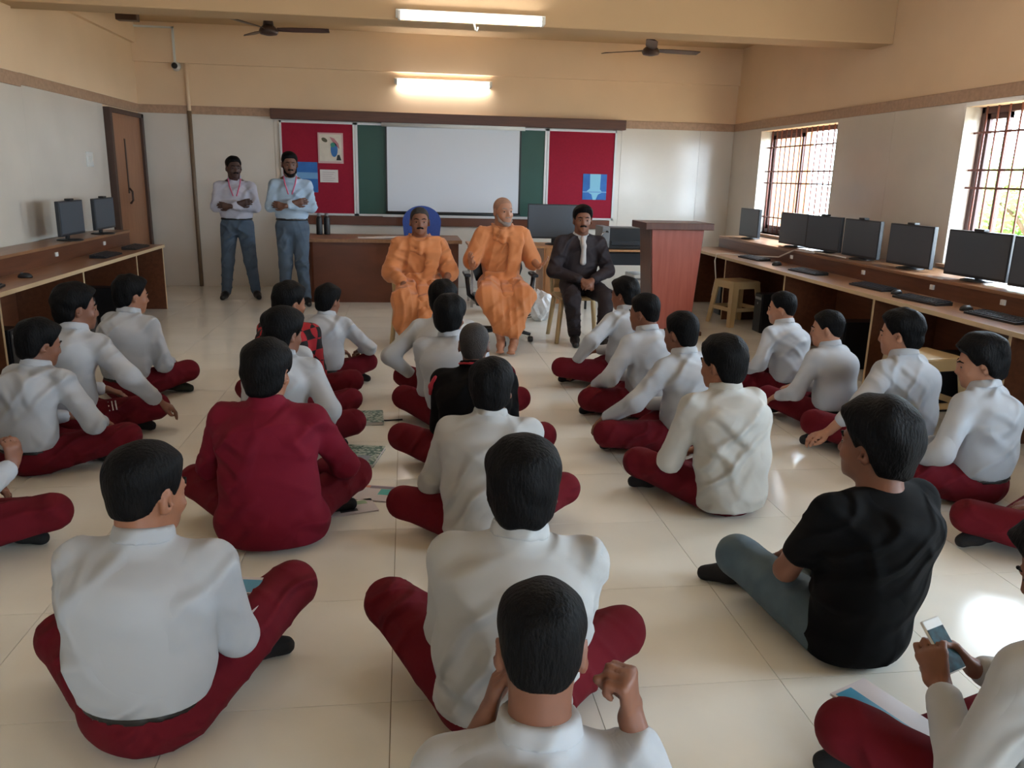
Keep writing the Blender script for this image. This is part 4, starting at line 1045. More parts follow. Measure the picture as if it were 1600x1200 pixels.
def face_parts(par, C, R, s, origin, brows=True, moustache=0.0, beard=None, vox=0.004, hairm='hair_black'):
    def P(x, y, z): return C + R @ (np.array([x, y, z]) * s)
    for q in (-1, 1):
        e = Field(0.001); e.ell(P(q * 0.031, 0.0690, -0.003), np.array([0.0120, 0.0112, 0.0046]) * s, R)
        D, lo, ax = e.grid(0.003); ob = field_mesh('eye', D, lo, 0.003, MATS['eye_white'], par, origin, relax=0)
        e = Field(0.001); e.ell(P(q * 0.031, 0.0775, -0.003), np.array([0.0062, 0.0045, 0.0058]) * s, R)
        D, lo, ax = e.grid(0.002); field_mesh('iris', D, lo, 0.002, MATS['eye_dark'], ob, origin, relax=0)
        if brows:
            e = Field(0.004); e.chain([P(q * 0.012, 0.0905, 0.020), P(q * 0.032, 0.0825, 0.025), P(q * 0.050, 0.068, 0.019)], [0.0035 * s, 0.004 * s, 0.0028 * s])
            D, lo, ax = e.grid(0.0025); field_mesh('eyebrow', D, lo, 0.0025, MATS[hairm], par, origin)
    if moustache:
        e = Field(0.006)
        for q in (-1, 1): e.chain([P(q * 0.003, 0.094, -0.047), P(q * 0.018, 0.087, -0.050), P(q * 0.029, 0.074, -0.055)], [0.006 * s * moustache, 0.0065 * s * moustache, 0.004 * s * moustache])
        D, lo, ax = e.grid(0.003); field_mesh('moustache', D, lo, 0.003, MATS[hairm], par, origin)
    e = Field(0.003); e.chain([P(-0.018, 0.078, -0.064), P(0, 0.0872, -0.063), P(0.018, 0.078, -0.064)], [0.003 * s, 0.0045 * s, 0.003 * s])
    D, lo, ax = e.grid(0.0025); field_mesh('mouth', D, lo, 0.0025, MATS['lip'], par, origin)
    if beard:
        e = Field(0.02)
        for q in (-1, 1): e.chain([P(q * 0.066, 0.014, -0.03), P(q * 0.052, 0.042, -0.078), P(q * 0.02, 0.068, -0.100), P(0, 0.074, -0.105)], [0.006 * s, 0.010 * s, 0.015 * s, 0.017 * s])
        D, lo, ax = e.grid(0.004); field_mesh('beard', D, lo, 0.004, MATS[beard], par, origin, tufts(0.0015, 3, 120))

def hand_field(F, Wp, d, n, side, s, curl=(0.5, 0.7, 0.5), thumb_in=0.3, spread=0.06, kk=0.006):
    """Wp wrist, d direction to the fingers, n palm normal (towards the palm side), side +1 right hand"""
    d = nrm(np.asarray(d, float)); n = nrm(np.asarray(n, float) - d * (np.asarray(n, float) @ d)); t = np.cross(d, n) * -side     # t: towards the thumb
    pal = Wp + d * 0.045 * s
    F.flat(Wp + d * 0.012 * s, Wp + d * 0.080 * s, t, 0.026 * s, 0.040 * s, 0.017 * s, 0.014 * s, 0.012)
    L = (0.072, 0.082, 0.076, 0.060)
    for i in range(4):
        o = (1.5 - i) * 0.0195
        base = Wp + (d * (0.084 - 0.004 * abs(i - 1.2)) + t * o) * s
        dd = nrm(d + t * (1.5 - i) * spread); p = base; ang = 0.0; pts = [p]
        for j, fr in enumerate((0.48, 0.30, 0.22)):
            ang += curl[j]; v = dd * math.cos(ang) + n * math.sin(ang); p = p + v * L[i] * fr * s; pts.append(p)
        F.chain(pts, [0.0092 * s, 0.0086 * s, 0.0078 * s, 0.0068 * s], kk)
    b0 = Wp + (d * 0.022 + t * 0.022) * s
    v1 = nrm(d * 0.75 + t * (0.75 - thumb_in) + n * (0.25 + 0.6 * thumb_in)); p1 = b0 + v1 * 0.042 * s
    v2 = nrm(d * 0.95 + t * (0.35 - thumb_in * 1.4) + n * (0.2 + thumb_in * 0.6)); p2 = p1 + v2 * 0.032 * s
    v3 = nrm(d * 1.0 + t * (0.1 - thumb_in * 1.6) + n * (0.2 + 0.4 * thumb_in)); p3 = p2 + v3 * 0.024 * s
    F.chain([b0, p1, p2, p3], [0.016 * s, 0.0125 * s, 0.0105 * s, 0.0085 * s], kk + 0.004)
def yawR(a):
    c, s = math.cos(a), math.sin(a)
    return np.array([[c, s, 0], [-s, c, 0], [0, 0, 1.0]])
def vox_for(d):
    return (0.0092, 0.0108, 0.0068) if d < 3.0 else (0.0110, 0.0130, 0.0080) if d < 5.0 else (0.0122, 0.0150, 0.0090)
ARM = dict(w=(0.06, 0.32, 0.20), pole=(0.55, -0.7, -0.45))
def student(label, x, y, yaw, h, head=(0.0, 0.13), hyaw=0.0, hpitch=-8.0, hroll=0.0, hunch=0.03, kR=(0.36, 0.27, 0.15), kL=(-0.36, 0.27, 0.15), aR=None, aL=None,
            armR=None, armL=None, shirt='cloth_white', pants='cloth_maroon', skin='skin_2', hair='crop', sleeve='long', hem=None, tucked=True, belt=True,
            sock='sock_black', seed=1, twist=0.0, broad=1.0, fold=0.0045, extra=None, group='students sitting on the floor', collar=True, hairm='hair_black', face=False, lean=0.0, hs=1.08, headw=None, kRw=None, kLw=None, vox=None, hipw=1.0, drop=0.0):
    s = h / 0.82; R = yawR(math.radians(yaw)); O = np.array([x, y, 0.0]); dist = math.hypot(x, y)
    bv, cv, hv = vox or vox_for(dist)
    def loc(p): return R.T @ (np.array([p[0], p[1], p[2] if len(p) > 2 else 0.0]) - O)
    if headw is not None: head = tuple(loc(headw)[:2])
    if kRw is not None: kR = tuple(loc(kRw))
    if kLw is not None: kL = tuple(loc(kLw))
    def W(p): return O + R @ np.asarray(p, float)
    t = thing('person', label, 'person', (x, y, 0), 0, group)
    rt, fw, up = R[:, 0], R[:, 1], R[:, 2]
    # joints, local frame
    P0 = np.array([0, 0.0, 0.098 * s]); HC = np.array([head[0], head[1], h - 0.118 * s * hs])
    NB = HC + np.array([-0.15 * head[0], -0.045 * s, -0.128 * s - drop]); bk = np.array([0, -1.0, 0])
    Wt = P0 + (NB - P0) * 0.36 + bk * hunch * 0.9; Ch = P0 + (NB - P0) * 0.74 + bk * (hunch + 0.012)
    tw = yawR(math.radians(twist)); sd = tw @ np.array([1.0, 0, 0]); sd[2] = -lean
    sw = 0.160 * s * broad
    S = {1: NB + sd * sw + np.array([0, 0.012, -0.060 * s - drop * 0.7]), -1: NB - sd * sw + np.array([0, 0.012, -0.060 * s - drop * 0.7])}
    HR = R @ yawR(math.radians(hyaw)) @ rot_axis((1, 0, 0), math.radians(hpitch)) @ rot_axis((0, 1, 0), math.radians(hroll))
    hip = {1: np.array([0.085 * s, 0.03, 0.10 * s]), -1: np.array([-0.085 * s, 0.03, 0.10 * s])}
    kn = {1: np.array(kR), -1: np.array(kL)}
    an = {1: np.array(aR) if aR is not None else np.array([kL[0] * 0.42, kL[1] * 0.55 + 0.17, 0.055]), -1: np.array(aL) if aL is not None else np.array([kR[0] * 0.42, kR[1] * 0.55 + 0.10, 0.05])}
    arms = {}
    for q, a in ((1, armR), (-1, armL)):
        a = dict(ARM, **(a or {})); w_ = np.array(a['w'], float); p_ = np.array(a['pole'], float)
        if 'abs' not in a and q == -1 and a['w'] is ARM['w']: w_ = w_ * np.array([-1, 1, 1])
        if q == -1 and a['pole'] is ARM['pole']: p_ = p_ * np.array([-1, 1, 1])
        if 'E' in a: E = np.array(a['E'], float)
        else: E, w_ = ik(S[q], w_, 0.275 * s, 0.245 * s, p_)
        arms[q] = (E, w_, a)
    side = R @ sd
    # ---------------- body
    B = Field(0.022)
    B.ell(W(P0), np.array([0.150, 0.112, 0.095]) * s, R)
    B.flat(W(P0), W(Wt), rt, 0.138 * s, 0.122 * s, 0.10 * s, 0.092 * s, 0.04); B.flat(W(Wt), W(Ch), rt, 0.122 * s, 0.145 * s * broad, 0.092 * s, 0.098 * s, 0.04)
    B.flat(W(Ch), W(NB - np.array([0, 0, 0.06 * s])), side, 0.145 * s * broad, 0.115 * s, 0.098 * s, 0.066 * s, 0.04)
    head_field(B, W(HC), HR, s * hs, W(NB - np.array([0, 0, 0.02 * s])))
    for q in (1, -1):
        E, w_, a = arms[q]
        B.cone(W(NB - np.array([0, 0, 0.045 * s])), W(S[q]), 0.050 * s, 0.048 * s, 0.03)
        B.cone(W(S[q]), W(E), 0.046 * s, 0.036 * s); B.cone(W(E), W(w_), 0.036 * s, 0.025 * s)
        hd = nrm(w_ - E); hd = np.array(a['hd'], float) if 'hd' in a else nrm(hd * 0.7 + np.array([-0.35 * q, 0.2, -0.35]))
        hn = np.array(a['hn'], float) if 'hn' in a else np.array([0, 0, -1.0])
        hand_field(B, W(w_), R @ hd, R @ hn, q, s * 0.98, a.get('curl', (0.35, 0.5, 0.4)), a.get('thumb', 0.2), a.get('spread', 0.05))
        B.cone(W(hip[q]), W(kn[q]), 0.078 * s, 0.055 * s); B.cone(W(kn[q]), W(an[q]), 0.052 * s, 0.036 * s)
        fd = nrm(an[q] - kn[q]); fd[2] *= 0.2; fd = nrm(fd + np.array([0, 0.15, 0]))
        B.chain([W(an[q]), W(an[q] + fd * 0.07 * s + np.array([0, 0.0, -0.008])), W(an[q] + fd * 0.15 * s + np.array([0, 0, -0.018]))], [0.034 * s, 0.033 * s, 0.022 * s])
        an[q] = (an[q], fd)
    D, lo, ax = B.grid(bv)
    D = np.maximum(D, -(ax[2] - 0.006)[None, None, :])
    field_mesh('body', D, lo, bv, MATS[skin], t, O, relax=0)
    hair_mesh(t, W(HC), HR, s * hs, hair, MATS[hairm], hv, O, seed)
    if face: face_parts(t, W(HC), HR, s * hs, O)
    # ---------------- shirt
    hz = hem if hem is not None else (0.150 * s if tucked else 0.035)
    F = Field(0.035); o = 0.014 * s
    low = P0 + np.array([0, 0, (0.03 if tucked else -0.035) * s])
    F.flat(W(low), W(Wt), rt, 0.166 * s * hipw, 0.176 * s * broad, 0.124 * s * hipw, 0.120 * s, 0.05); F.flat(W(Wt), W(Ch), rt, 0.176 * s * broad, 0.182 * s * broad, 0.120 * s, 0.118 * s, 0.05)
    F.flat(W(Ch), W(NB - np.array([0, 0, 0.062 * s])), side, 0.182 * s * broad, 0.140 * s, 0.118 * s, 0.080 * s, 0.05)
    if not tucked: F.ell(W(P0), np.array([0.178 * hipw, 0.138 * hipw, 0.105]) * s, R, 0.05)
    for q in (1, -1):
        E, w_, a = arms[q]
        F.cone(W(NB - np.array([0, 0, 0.042 * s])), W(S[q]), 0.056 * s, 0.060 * s, 0.045)
        if sleeve == 'long':
            F.cone(W(S[q]), W(E), 0.064 * s, 0.055 * s, 0.03); F.cone(W(E), W(E + (w_ - E) * a.get('cuff', 0.86)), 0.055 * s, 0.040 * s, 0.03)
        else:
            F.cone(W(S[q]), W(S[q] + (E - S[q]) * 0.62), 0.062 * s, 0.056 * s, 0.03)
    nd = nrm(W(HC + np.array([0, -0.022, -0.04]) * s) - W(NB)); nbw = W(NB)
    if collar: F.cone(nbw - nd * 0.02, nbw + nd * 0.09 * s, 0.073 * s, 0.066 * s, 0.02)
    D, lo, ax = F.grid(cv)
    X, Y, Z = np.meshgrid(*ax, indexing='ij')
    al = (X - nbw[0]) * nd[0] + (Y - nbw[1]) * nd[1] + (Z - nbw[2]) * nd[2]
    rad = np.sqrt(np.maximum(0, (X - nbw[0]) ** 2 + (Y - nbw[1]) ** 2 + (Z - nbw[2]) ** 2 - al ** 2))
    fr = ((X - nbw[0]) * fw[0] + (Y - nbw[1]) * fw[1]) / s
    clip = np.maximum((0.050 if collar else 0.020) * s - al - 0.15 * np.clip(fr, 0, 0.08) * s, rad - 0.14 * s)
    D = smax(D, -clip, 0.006)
    # hem only cuts the trunk, never a low forearm
    tr = np.sqrt(((X - x) ** 2 + (Y - y) ** 2))
    D = smax(D, np.minimum(hz - Z, 0.9), 0.012) if sleeve == 'short' or not tucked else np.where(tr < 0.235 * s, smax(D, hz - Z, 0.012), D)
    D = np.maximum(D, 0.004 - Z)
    sh = field_mesh('shirt' if shirt not in ('cloth_blazer',) else 'blazer', D, lo, cv, MATS[shirt], t, O, folds(fold * 1.25 * s, seed, 24, tuple(R @ np.array([0.30, 0.1, 1.0]))))
    if collar and shirt != 'cloth_blazer':
        F = Field(0.005); F.cone(nbw - nd * 0.03, nbw + nd * 0.10 * s, 0.088 * s, 0.064 * s)
        D, lo, ax = F.grid(0.0075); X, Y, Z = np.meshgrid(*ax, indexing='ij')
        al = (X - nbw[0]) * nd[0] + (Y - nbw[1]) * nd[1] + (Z - nbw[2]) * nd[2]; fr = (X - nbw[0]) * fw[0] + (Y - nbw[1]) * fw[1]
        D = np.maximum(D, np.maximum(al - 0.054 * s, 0.014 * s - 0.18 * np.clip(fr, 0, 0.1) - al)); D = np.maximum(D, fr - 0.072 * s)
        field_mesh('collar', D, lo, 0.0075, MATS[shirt], t, O)
    # ---------------- trousers
    F = Field(0.035); G = Field(0.03)
    F.ell(W(P0 + np.array([0, 0, -0.004])), np.array([0.163, 0.125, 0.098]) * s, R); F.flat(W(P0), W(P0 + (Wt - P0) * 0.55), rt, 0.150 * s, 0.146 * s, 0.116 * s, 0.108 * s)
    for q in (1, -1):
        ank, fd = an[q]
        G.cone(W(hip[q]), W(kn[q]), 0.102 * s, 0.072 * s, 0.03); G.cone(W(kn[q]), W(kn[q] + (ank - kn[q]) * 0.93), 0.068 * s, 0.050 * s, 0.03)
    bF, bG = F.bounds(0.03), G.bounds(0.03); lim = (np.minimum(bF[0], bG[0]), np.maximum(bF[1], bG[1]))
    F.force = G.force = lim
    D, lo, ax = F.grid(cv); DG, _, _ = G.grid(cv)
    top = hz + 0.012 if tucked else hz + 0.06
    Zc = ax[2][None, None, :]
    D1 = smax(D, Zc - top, 0.01); hh = np.maximum(0.03 - np.abs(D1 - DG), 0) / 0.03
    D1 = np.maximum(np.minimum(D1, DG) - hh * hh * 0.03 * 0.25, 0.004 - Zc)
    field_mesh('trousers', D1, lo, cv, MATS[pants], t, O, folds(fold * 0.9 * s, seed + 3, 30, (0.8, 0.5, 0.3)))
    if belt and tucked:
        D2 = np.maximum(D - 0.005, np.abs(Zc - hz) - 0.013)
        field_mesh('belt', D2, lo, cv, MATS['leather_black'], t, O, relax=0)
    for q in (1, -1):
        ank, fd = an[q]
        F = Field(0.02); F.chain([W(ank - fd * 0.05 * s), W(ank), W(ank + fd * 0.07 * s + np.array([0, 0.0, -0.006])), W(ank + fd * 0.155 * s + np.array([0, 0, -0.016]))], [0.042 * s, 0.042 * s, 0.041 * s, 0.030 * s])
        D, lo, ax = F.grid(cv * 0.8); D = np.maximum(D, 0.003 - ax[2][None, None, :]); field_mesh('sock', D, lo, cv * 0.8, MATS[sock], t, O)
    info = dict(t=t, O=O, W=W, R=R, s=s, NB=NB, S=S, arms=arms, HC=HC, HR=HR, P0=P0, Wt=Wt, Ch=Ch, kn=kn, hz=hz)
    if extra: extra(info)
    return info
def adult(label, x, y, yaw, J, s=1.0, skin='skin_3', hair='crop', hairm='hair_black', hyaw=0, hpitch=0, hroll=0, hands=None, vox=(0.0082, 0.0125, 0.0065), seed=2, group=None, feet='shoe', face=None, name='person', barefoot=False):
    """J: joints in the local frame (right, forward, up); hands: per side (dir, normal, curl, thumb, spread)"""
    R = yawR(math.radians(yaw)); O = np.array([x, y, 0.0]); J = {k: np.array(v, float) for k, v in J.items()}
    def W(p): return O + R @ np.asarray(p, float)
    t = thing('person', label, 'person', (x, y, 0), 0, group)
    HR = R @ yawR(math.radians(hyaw)) @ rot_axis((1, 0, 0), math.radians(hpitch)) @ rot_axis((0, 1, 0), math.radians(hroll))
    rt = R[:, 0]
    B = Field(0.022)
    B.ell(W(J['P']), np.array([0.155, 0.115, 0.11]) * s, R)
    B.flat(W(J['P']), W(J['W']), rt, 0.145 * s, 0.13 * s, 0.105 * s, 0.10 * s, 0.04); B.flat(W(J['W']), W(J['C']), rt, 0.13 * s, 0.155 * s, 0.10 * s, 0.11 * s, 0.04)
    B.flat(W(J['C']), W(J['N'] - np.array([0, 0, 0.06 * s])), rt, 0.155 * s, 0.12 * s, 0.11 * s, 0.07 * s, 0.04)
    head_field(B, W(J['H']), HR, s * 1.08, W(J['N'] - np.array([0, 0, 0.02])), 0.058)
    for q, c in ((1, 'R'), (-1, 'L')):
        B.cone(W(J['N'] - np.array([0, 0, 0.045])), W(J['S' + c]), 0.052 * s, 0.052 * s, 0.03)
        B.cone(W(J['S' + c]), W(J['E' + c]), 0.050 * s, 0.038 * s); B.cone(W(J['E' + c]), W(J['w' + c]), 0.037 * s, 0.026 * s)
        hd = hands[c] if hands and c in hands else (J['w' + c] - J['E' + c], (0, 0, -1), (0.35, 0.4, 0.3), 0.2, 0.05)
        hand_field(B, W(J['w' + c]), R @ np.array(hd[0], float), R @ np.array(hd[1], float), q, s, hd[2], hd[3], hd[4])
        B.cone(W(J['h' + c]), W(J['k' + c]), 0.080 * s, 0.056 * s); B.cone(W(J['k' + c]), W(J['a' + c]), 0.054 * s, 0.036 * s)
        f = J['f' + c]; B.chain([W(J['a' + c] + np.array([0, 0, -0.02])), W((J['a' + c] + f) / 2 + np.array([0, 0, -0.008])), W(f)], [0.036 * s, 0.034 * s, 0.026 * s])
    if barefoot:
        for c in 'RL':
            f = J['f' + c]; d = nrm(f - J['a' + c]); d[2] = 0; sd = np.array([d[1], -d[0], 0])
            for i in range(5):
                b = f + sd * (i - 2) * 0.016 - d * 0.01 + np.array([0, 0, -0.008]); B.cone(W(b), W(b + d * (0.045 - 0.004 * abs(i - 1))), 0.010, 0.0085, 0.006)
    D, lo, ax = B.grid(vox[0]); D = np.maximum(D, 0.004 - ax[2][None, None, :])
    field_mesh('body', D, lo, vox[0], MATS[skin], t, O, relax=0)
    hair_mesh(t, W(J['H']), HR, s * 1.08, hair, MATS[hairm], vox[2], O, seed)
    if face is not None: face_parts(t, W(J['H']), HR, s * 1.08, O, **face)
    return dict(t=t, W=W, R=R, O=O, J=J, s=s, HR=HR, vox=vox, rt=rt)
def cloth(I, name, F, matl, cut=None, disp=None, vox=None, parent=None):
    v = vox or I['vox'][1]
    D, lo, ax = F.grid(v)
    if cut is not None:
        X, Y, Z = np.meshgrid(*ax, indexing='ij'); R, O = I['R'], I['O']
        lx = (X - O[0]) * R[0, 0] + (Y - O[1]) * R[1, 0]; ly = (X - O[0]) * R[0, 1] + (Y - O[1]) * R[1, 1]
        D = cut(D, lx, ly, Z)
    D = np.maximum(D, 0.003 - ax[2][None, None, :])
    return field_mesh(name, D, lo, v, MATS[matl], parent or I['t'], I['O'] if parent is None else I['O'] * 0, disp)
def torso_cloth(I, F, g=0.016, lowz=0.0, sleeves=1.0, sl=0.014, bulge=1.0):
    J, W, s, rt = I['J'], I['W'], I['s'], I['rt']; z = lambda a: np.array([0, 0, a])
    F.flat(W(J['P'] + z(lowz)), W(J['W']), rt, 0.158 * s + g * 0.4, (0.138 * s + g) * bulge, 0.112 * s + g, (0.105 * s + g) * bulge, 0.05); F.flat(W(J['W']), W(J['C']), rt, (0.138 * s + g) * bulge, 0.158 * s + g, (0.105 * s + g) * bulge, 0.112 * s + g, 0.05)
    F.flat(W(J['C']), W(J['N'] - z(0.06)), rt, 0.158 * s + g, 0.105 * s, 0.112 * s + g, 0.072 * s, 0.05)
    for c in 'RL':
        F.cone(W(J['N'] - z(0.048)), W(J['S' + c]), 0.050 * s, 0.050 * s + sl * 0.6, 0.04)
        F.cone(W(J['S' + c]), W(J['E' + c]), 0.052 * s + sl, 0.041 * s + sl, 0.03)
        if sleeves > 0: F.cone(W(J['E' + c]), W(J['E' + c] + (J['w' + c] - J['E' + c]) * sleeves), 0.041 * s + sl, 0.030 * s + sl * 0.6, 0.03)
def legs_cloth(I, F, g=0.016, to=0.95, g2=None):
    J, W, s, R = I['J'], I['W'], I['s'], I['R']; g2 = g if g2 is None else g2
    F.ell(W(J['P']), np.array([0.158 * s + g * 0.5, 0.118 * s + g, 0.115 * s]), R)
    for c in 'RL':
        F.cone(W(J['h' + c]), W(J['k' + c]), 0.084 * s + g, 0.058 * s + g, 0.03); F.cone(W(J['k' + c]), W(J['k' + c] + (J['a' + c] - J['k' + c]) * to), 0.056 * s + g, 0.042 * s + g2, 0.03)
def shoes(I, matl, name='shoe'):
    J, W, s = I['J'], I['W'], I['s']
    for c in 'RL':
        a, f = J['a' + c], J['f' + c]; F = Field(0.02); d = nrm(f - a); z = lambda q: np.array([0, 0, q])
        F.chain([W(a + z(-0.025) - d * 0.03), W((a + f) / 2 + z(-0.012)), W(f + d * 0.03)], [0.044 * s, 0.043 * s, 0.032 * s])
        cloth(I, name, F, matl, vox=0.009)
import time as _t
_t0 = _t.time()
GA, GB, GC, GD, GE = 'boys in the row by the left desk', 'boys in the second row from the left', 'boys in the middle row', 'boys in the fourth row from the left', 'boys in the row by the right desk'
st = student
def red_trim(I):
    W, N_, S, s = I['W'], I['NB'], I['S'], I['s']
    F = Field(0.004); n = 14; ring = [W(N_ + np.array([0.076 * s * math.cos(a), 0.076 * s * math.sin(a), 0.036 * s - 0.02 * math.sin(a)])) for a in [2 * PI * k / n for k in range(n + 1)]]
    F.chain(ring, [0.006] * (n + 1)); D, lo, ax = F.grid(0.0055); field_mesh('collar_piping', D, lo, 0.0055, MATS['trim_red'], I['t'], I['O'])
    F = Field(0.01); p = S[-1]; F.chain([W(p + np.array([-0.035, -0.050, 0.028])), W(p + np.array([-0.058, -0.034, -0.02])), W(p + np.array([-0.064, -0.012, -0.065]))], [0.012, 0.014, 0.010]); D, lo, ax = F.grid(0.006); field_mesh('shoulder_patch', D, lo, 0.006, MATS['trim_red'], I['t'], I['O'])
def pocket_stripes(q):
    def fn(I):
        W, s = I['W'], I['s']; k = I['kn'][q]; hp = np.array([q * 0.085 * s, 0.03, 0.10 * s]); d = nrm(k - hp); u = nrm(np.array([0, 0, 1.0]) - d * d[2]); o = np.cross(d, u) * -1
        if o[1] > 0: o = -o
        for j in range(3):
            pts = [W(hp + (k - hp) * (0.36 + 0.05 * j) + (u * math.cos(a) + o * math.sin(a)) * 0.0885 * s) for a in (0.35, 0.7, 1.05)]
            MBp = MB().tube([p - I['O'] for p in pts], 0.0045, 6); MBp.build('pocket_stripe', MATS['trim_white'], I['t'])
    return fn
# --- row by the left desk
st('boy in a white shirt cut off by the left picture edge, hand raised', -1.88, 3.12, 25, 0.82, kRw=(-1.42, 3.22, 0.15), armR=dict(w=(0.27, 0.22, 0.35), pole=(0.7, -0.2, -0.8), hd=(0.0, 0.2, 1.0), hn=(-1, 0, 0), curl=(0.7, 0.9, 0.6)), group=GA, face=True, seed=11, skin='skin_2')
st('boy in a white shirt nearest of three by the left desk', -1.88, 4.10, 25, 0.755, headw=(-1.81, 4.20), hyaw=18, hair='full', hpitch=-14, kRw=(-1.44, 4.20, 0.15), armR=dict(w=(0.18, 0.30, 0.20), pole=(0.8, -0.5, -0.4)), group=GA, face=True, seed=12, skin='skin_2', hunch=0.05)
st('boy by the left desk with his hand on his knee, middle of three', -1.90, 4.66, 28, 0.85, headw=(-1.86, 4.82), hyaw=25, hpitch=-6, hair='full', kRw=(-1.46, 4.76, 0.15), armR=dict(w=(0.38, 0.28, 0.19), pole=(0.6, -0.5, 0.0), hd=(0.6, 0.6, -0.6)), extra=pocket_stripes(1), group=GA, face=True, seed=13, skin='skin_2', hunch=0.05)
st('boy in a white shirt by the left desk, farthest back near the door', -1.85, 5.48, 28, 0.805, headw=(-1.80, 5.58), hyaw=22, hair='full', kRw=(-1.50, 5.66, 0.15), armR=dict(w=(0.08, 0.32, 0.2), pole=(0.6, -0.6, -0.5)), group=GA, face=True, seed=14, skin='skin_1', sock='sock_green')
# --- second row
st('boy in a white shirt in front of the teacher desk, elbow on his knee', -0.60, 5.78, 25, 0.715, headw=(-0.555, 5.88), hyaw=10, hair='full', kRw=(-0.28, 5.85, 0.16), armR=dict(w=(0.14, 0.30, 0.22), pole=(1, -0.3, -0.3)), group=GB, face=True, seed=21)
st('boy in a black and red plaid shirt among the second row', -0.80, 5.22, 22, 0.80, headw=(-0.745, 5.32), hyaw=30, shirt='cloth_plaid', hair='full', group=GB, face=True, seed=22, tucked=False, skin='skin_1')
st('boy in a white shirt mostly hidden behind another boy in the second row', -0.76, 4.78, 18, 0.715, headw=(-0.74, 4.86), hyaw=12, hair='full', kRw=(-0.34, 4.87, 0.15), group=GB, seed=23)
st('boy in a white shirt right behind the maroon blazer, sleeve hanging straight', -0.71, 4.22, 15, 0.785, headw=(-0.645, 4.33), hyaw=22, hair='fluffy', kRw=(-0.30, 4.36, 0.16), armR=dict(w=(0.25, 0.14, 0.16), pole=(0.6, -0.8, 0)), group=GB, face=True, seed=24)
st('boy in a maroon blazer seen from behind with both knees out', -0.56, 3.21, 4, 0.83, headw=(-0.565, 3.30), hyaw=12, hair='full', shirt='cloth_blazer', tucked=False, hem=0.02, broad=1.08, kRw=(-0.24, 3.52, 0.17), kLw=(-0.92, 3.47, 0.17), hipw=1.30, armR=dict(w=(0.14, 0.34, 0.20), pole=(0.9, -0.5, -0.3)), armL=dict(w=(-0.14, 0.34, 0.20), pole=(-0.9, -0.5, -0.3)), group=GB, face=True, seed=25, skin='skin_1', fold=0.006)
st('boy in a white shirt at the front left with a booklet on his lap', -0.70, 1.98, 6, 0.82, headw=(-0.665, 2.04), hyaw=25, hpitch=-10, hair='fade', kRw=(-0.37, 2.42, 0.21), kLw=(-1.02, 2.28, 0.14), armR=dict(w=(0.10, 0.34, 0.26), pole=(0.5, -0.8, -0.4)), armL=dict(w=(-0.10, 0.34, 0.26), pole=(-0.4, -0.9, -0.4)), group=GB, face=True, seed=26, skin='skin_1', fold=0.007, broad=1.04)
# --- middle row
st('boy in a white shirt leaning on his arm, farthest in the middle row', 0.29, 5.25, 8, 0.815, headw=(0.24, 5.36), hair='full', kLw=(-0.02, 5.46, 0.15), armL=dict(w=(-0.26, 0.10, 0.16), pole=(-0.9, -0.5, 0.1)), group=GC, seed=31, shirt='cloth_grey')
st('boy in a white shirt second from the front of the hall in the middle row', 0.30, 4.62, 8, 0.81, headw=(0.255, 4.74), hyaw=12, hair='full', kLw=(-0.02, 4.90, 0.15), group=GC, seed=32)
st('boy in a black jacket with red collar piping in the middle row', 0.34, 3.86, 6, 0.795, headw=(0.335, 3.95), hyaw=5, hair='buzz', hairm='hair_short', shirt='cloth_black', tucked=False, kLw=(-0.03, 4.08, 0.16), group=GC, seed=33, skin='skin_3', hs=1.0, extra=red_trim)
st('boy in a white shirt directly behind the black jacket, sleeve rolled to the elbow', 0.31, 3.10, 6, 0.77, headw=(0.345, 3.20), hyaw=6, hair='full', kLw=(-0.02, 3.24, 0.14), armL=dict(w=(-0.08, 0.28, 0.20), pole=(-0.7, -0.6, -0.3), cuff=0.5), group=GC, seed=34, shirt='cloth_warmwhite', tucked=False, hem=0.06, broad=1.08)
st('boy in a white shirt near the front with his left knee raised', 0.25, 1.92, 8, 0.835, headw=(0.30, 1.97), hyaw=0, hair='full', kLw=(-0.06, 2.30, 0.20), kR=(0.36, 0.30, 0.14), armL=dict(w=(-0.06, 0.34, 0.22), pole=(-0.5, -0.8, -0.5)), group=GC, seed=35, shirt='cloth_warmwhite', tucked=False, hem=0.10, broad=1.06, fold=0.007)
st('boy in a white shirt at the bottom of the picture raising a fist', 0.20, 1.13, 5, 0.815, headw=(0.23, 1.24), hyaw=2, hpitch=-14, hair='fade', hs=0.98, drop=0.03, armR=dict(w=(0.185, 0.095, 0.565), E=(0.265, -0.03, 0.33), hd=(-0.12, 0.05, 1.0), hn=(-0.8, 0.4, 0.0), curl=(1.35, 1.5, 0.9), thumb=0.9, spread=0.0, cuff=0.82), armL=dict(w=(-0.075, 0.13, 0.53), E=(-0.20, 0.02, 0.33), hd=(0.25, 0.2, 0.9), hn=(0.8, 0.0, 0), cuff=0.45), group=GC, seed=36, shirt='cloth_white', skin='skin_2', vox=(0.006, 0.0095, 0.006), fold=0.006)
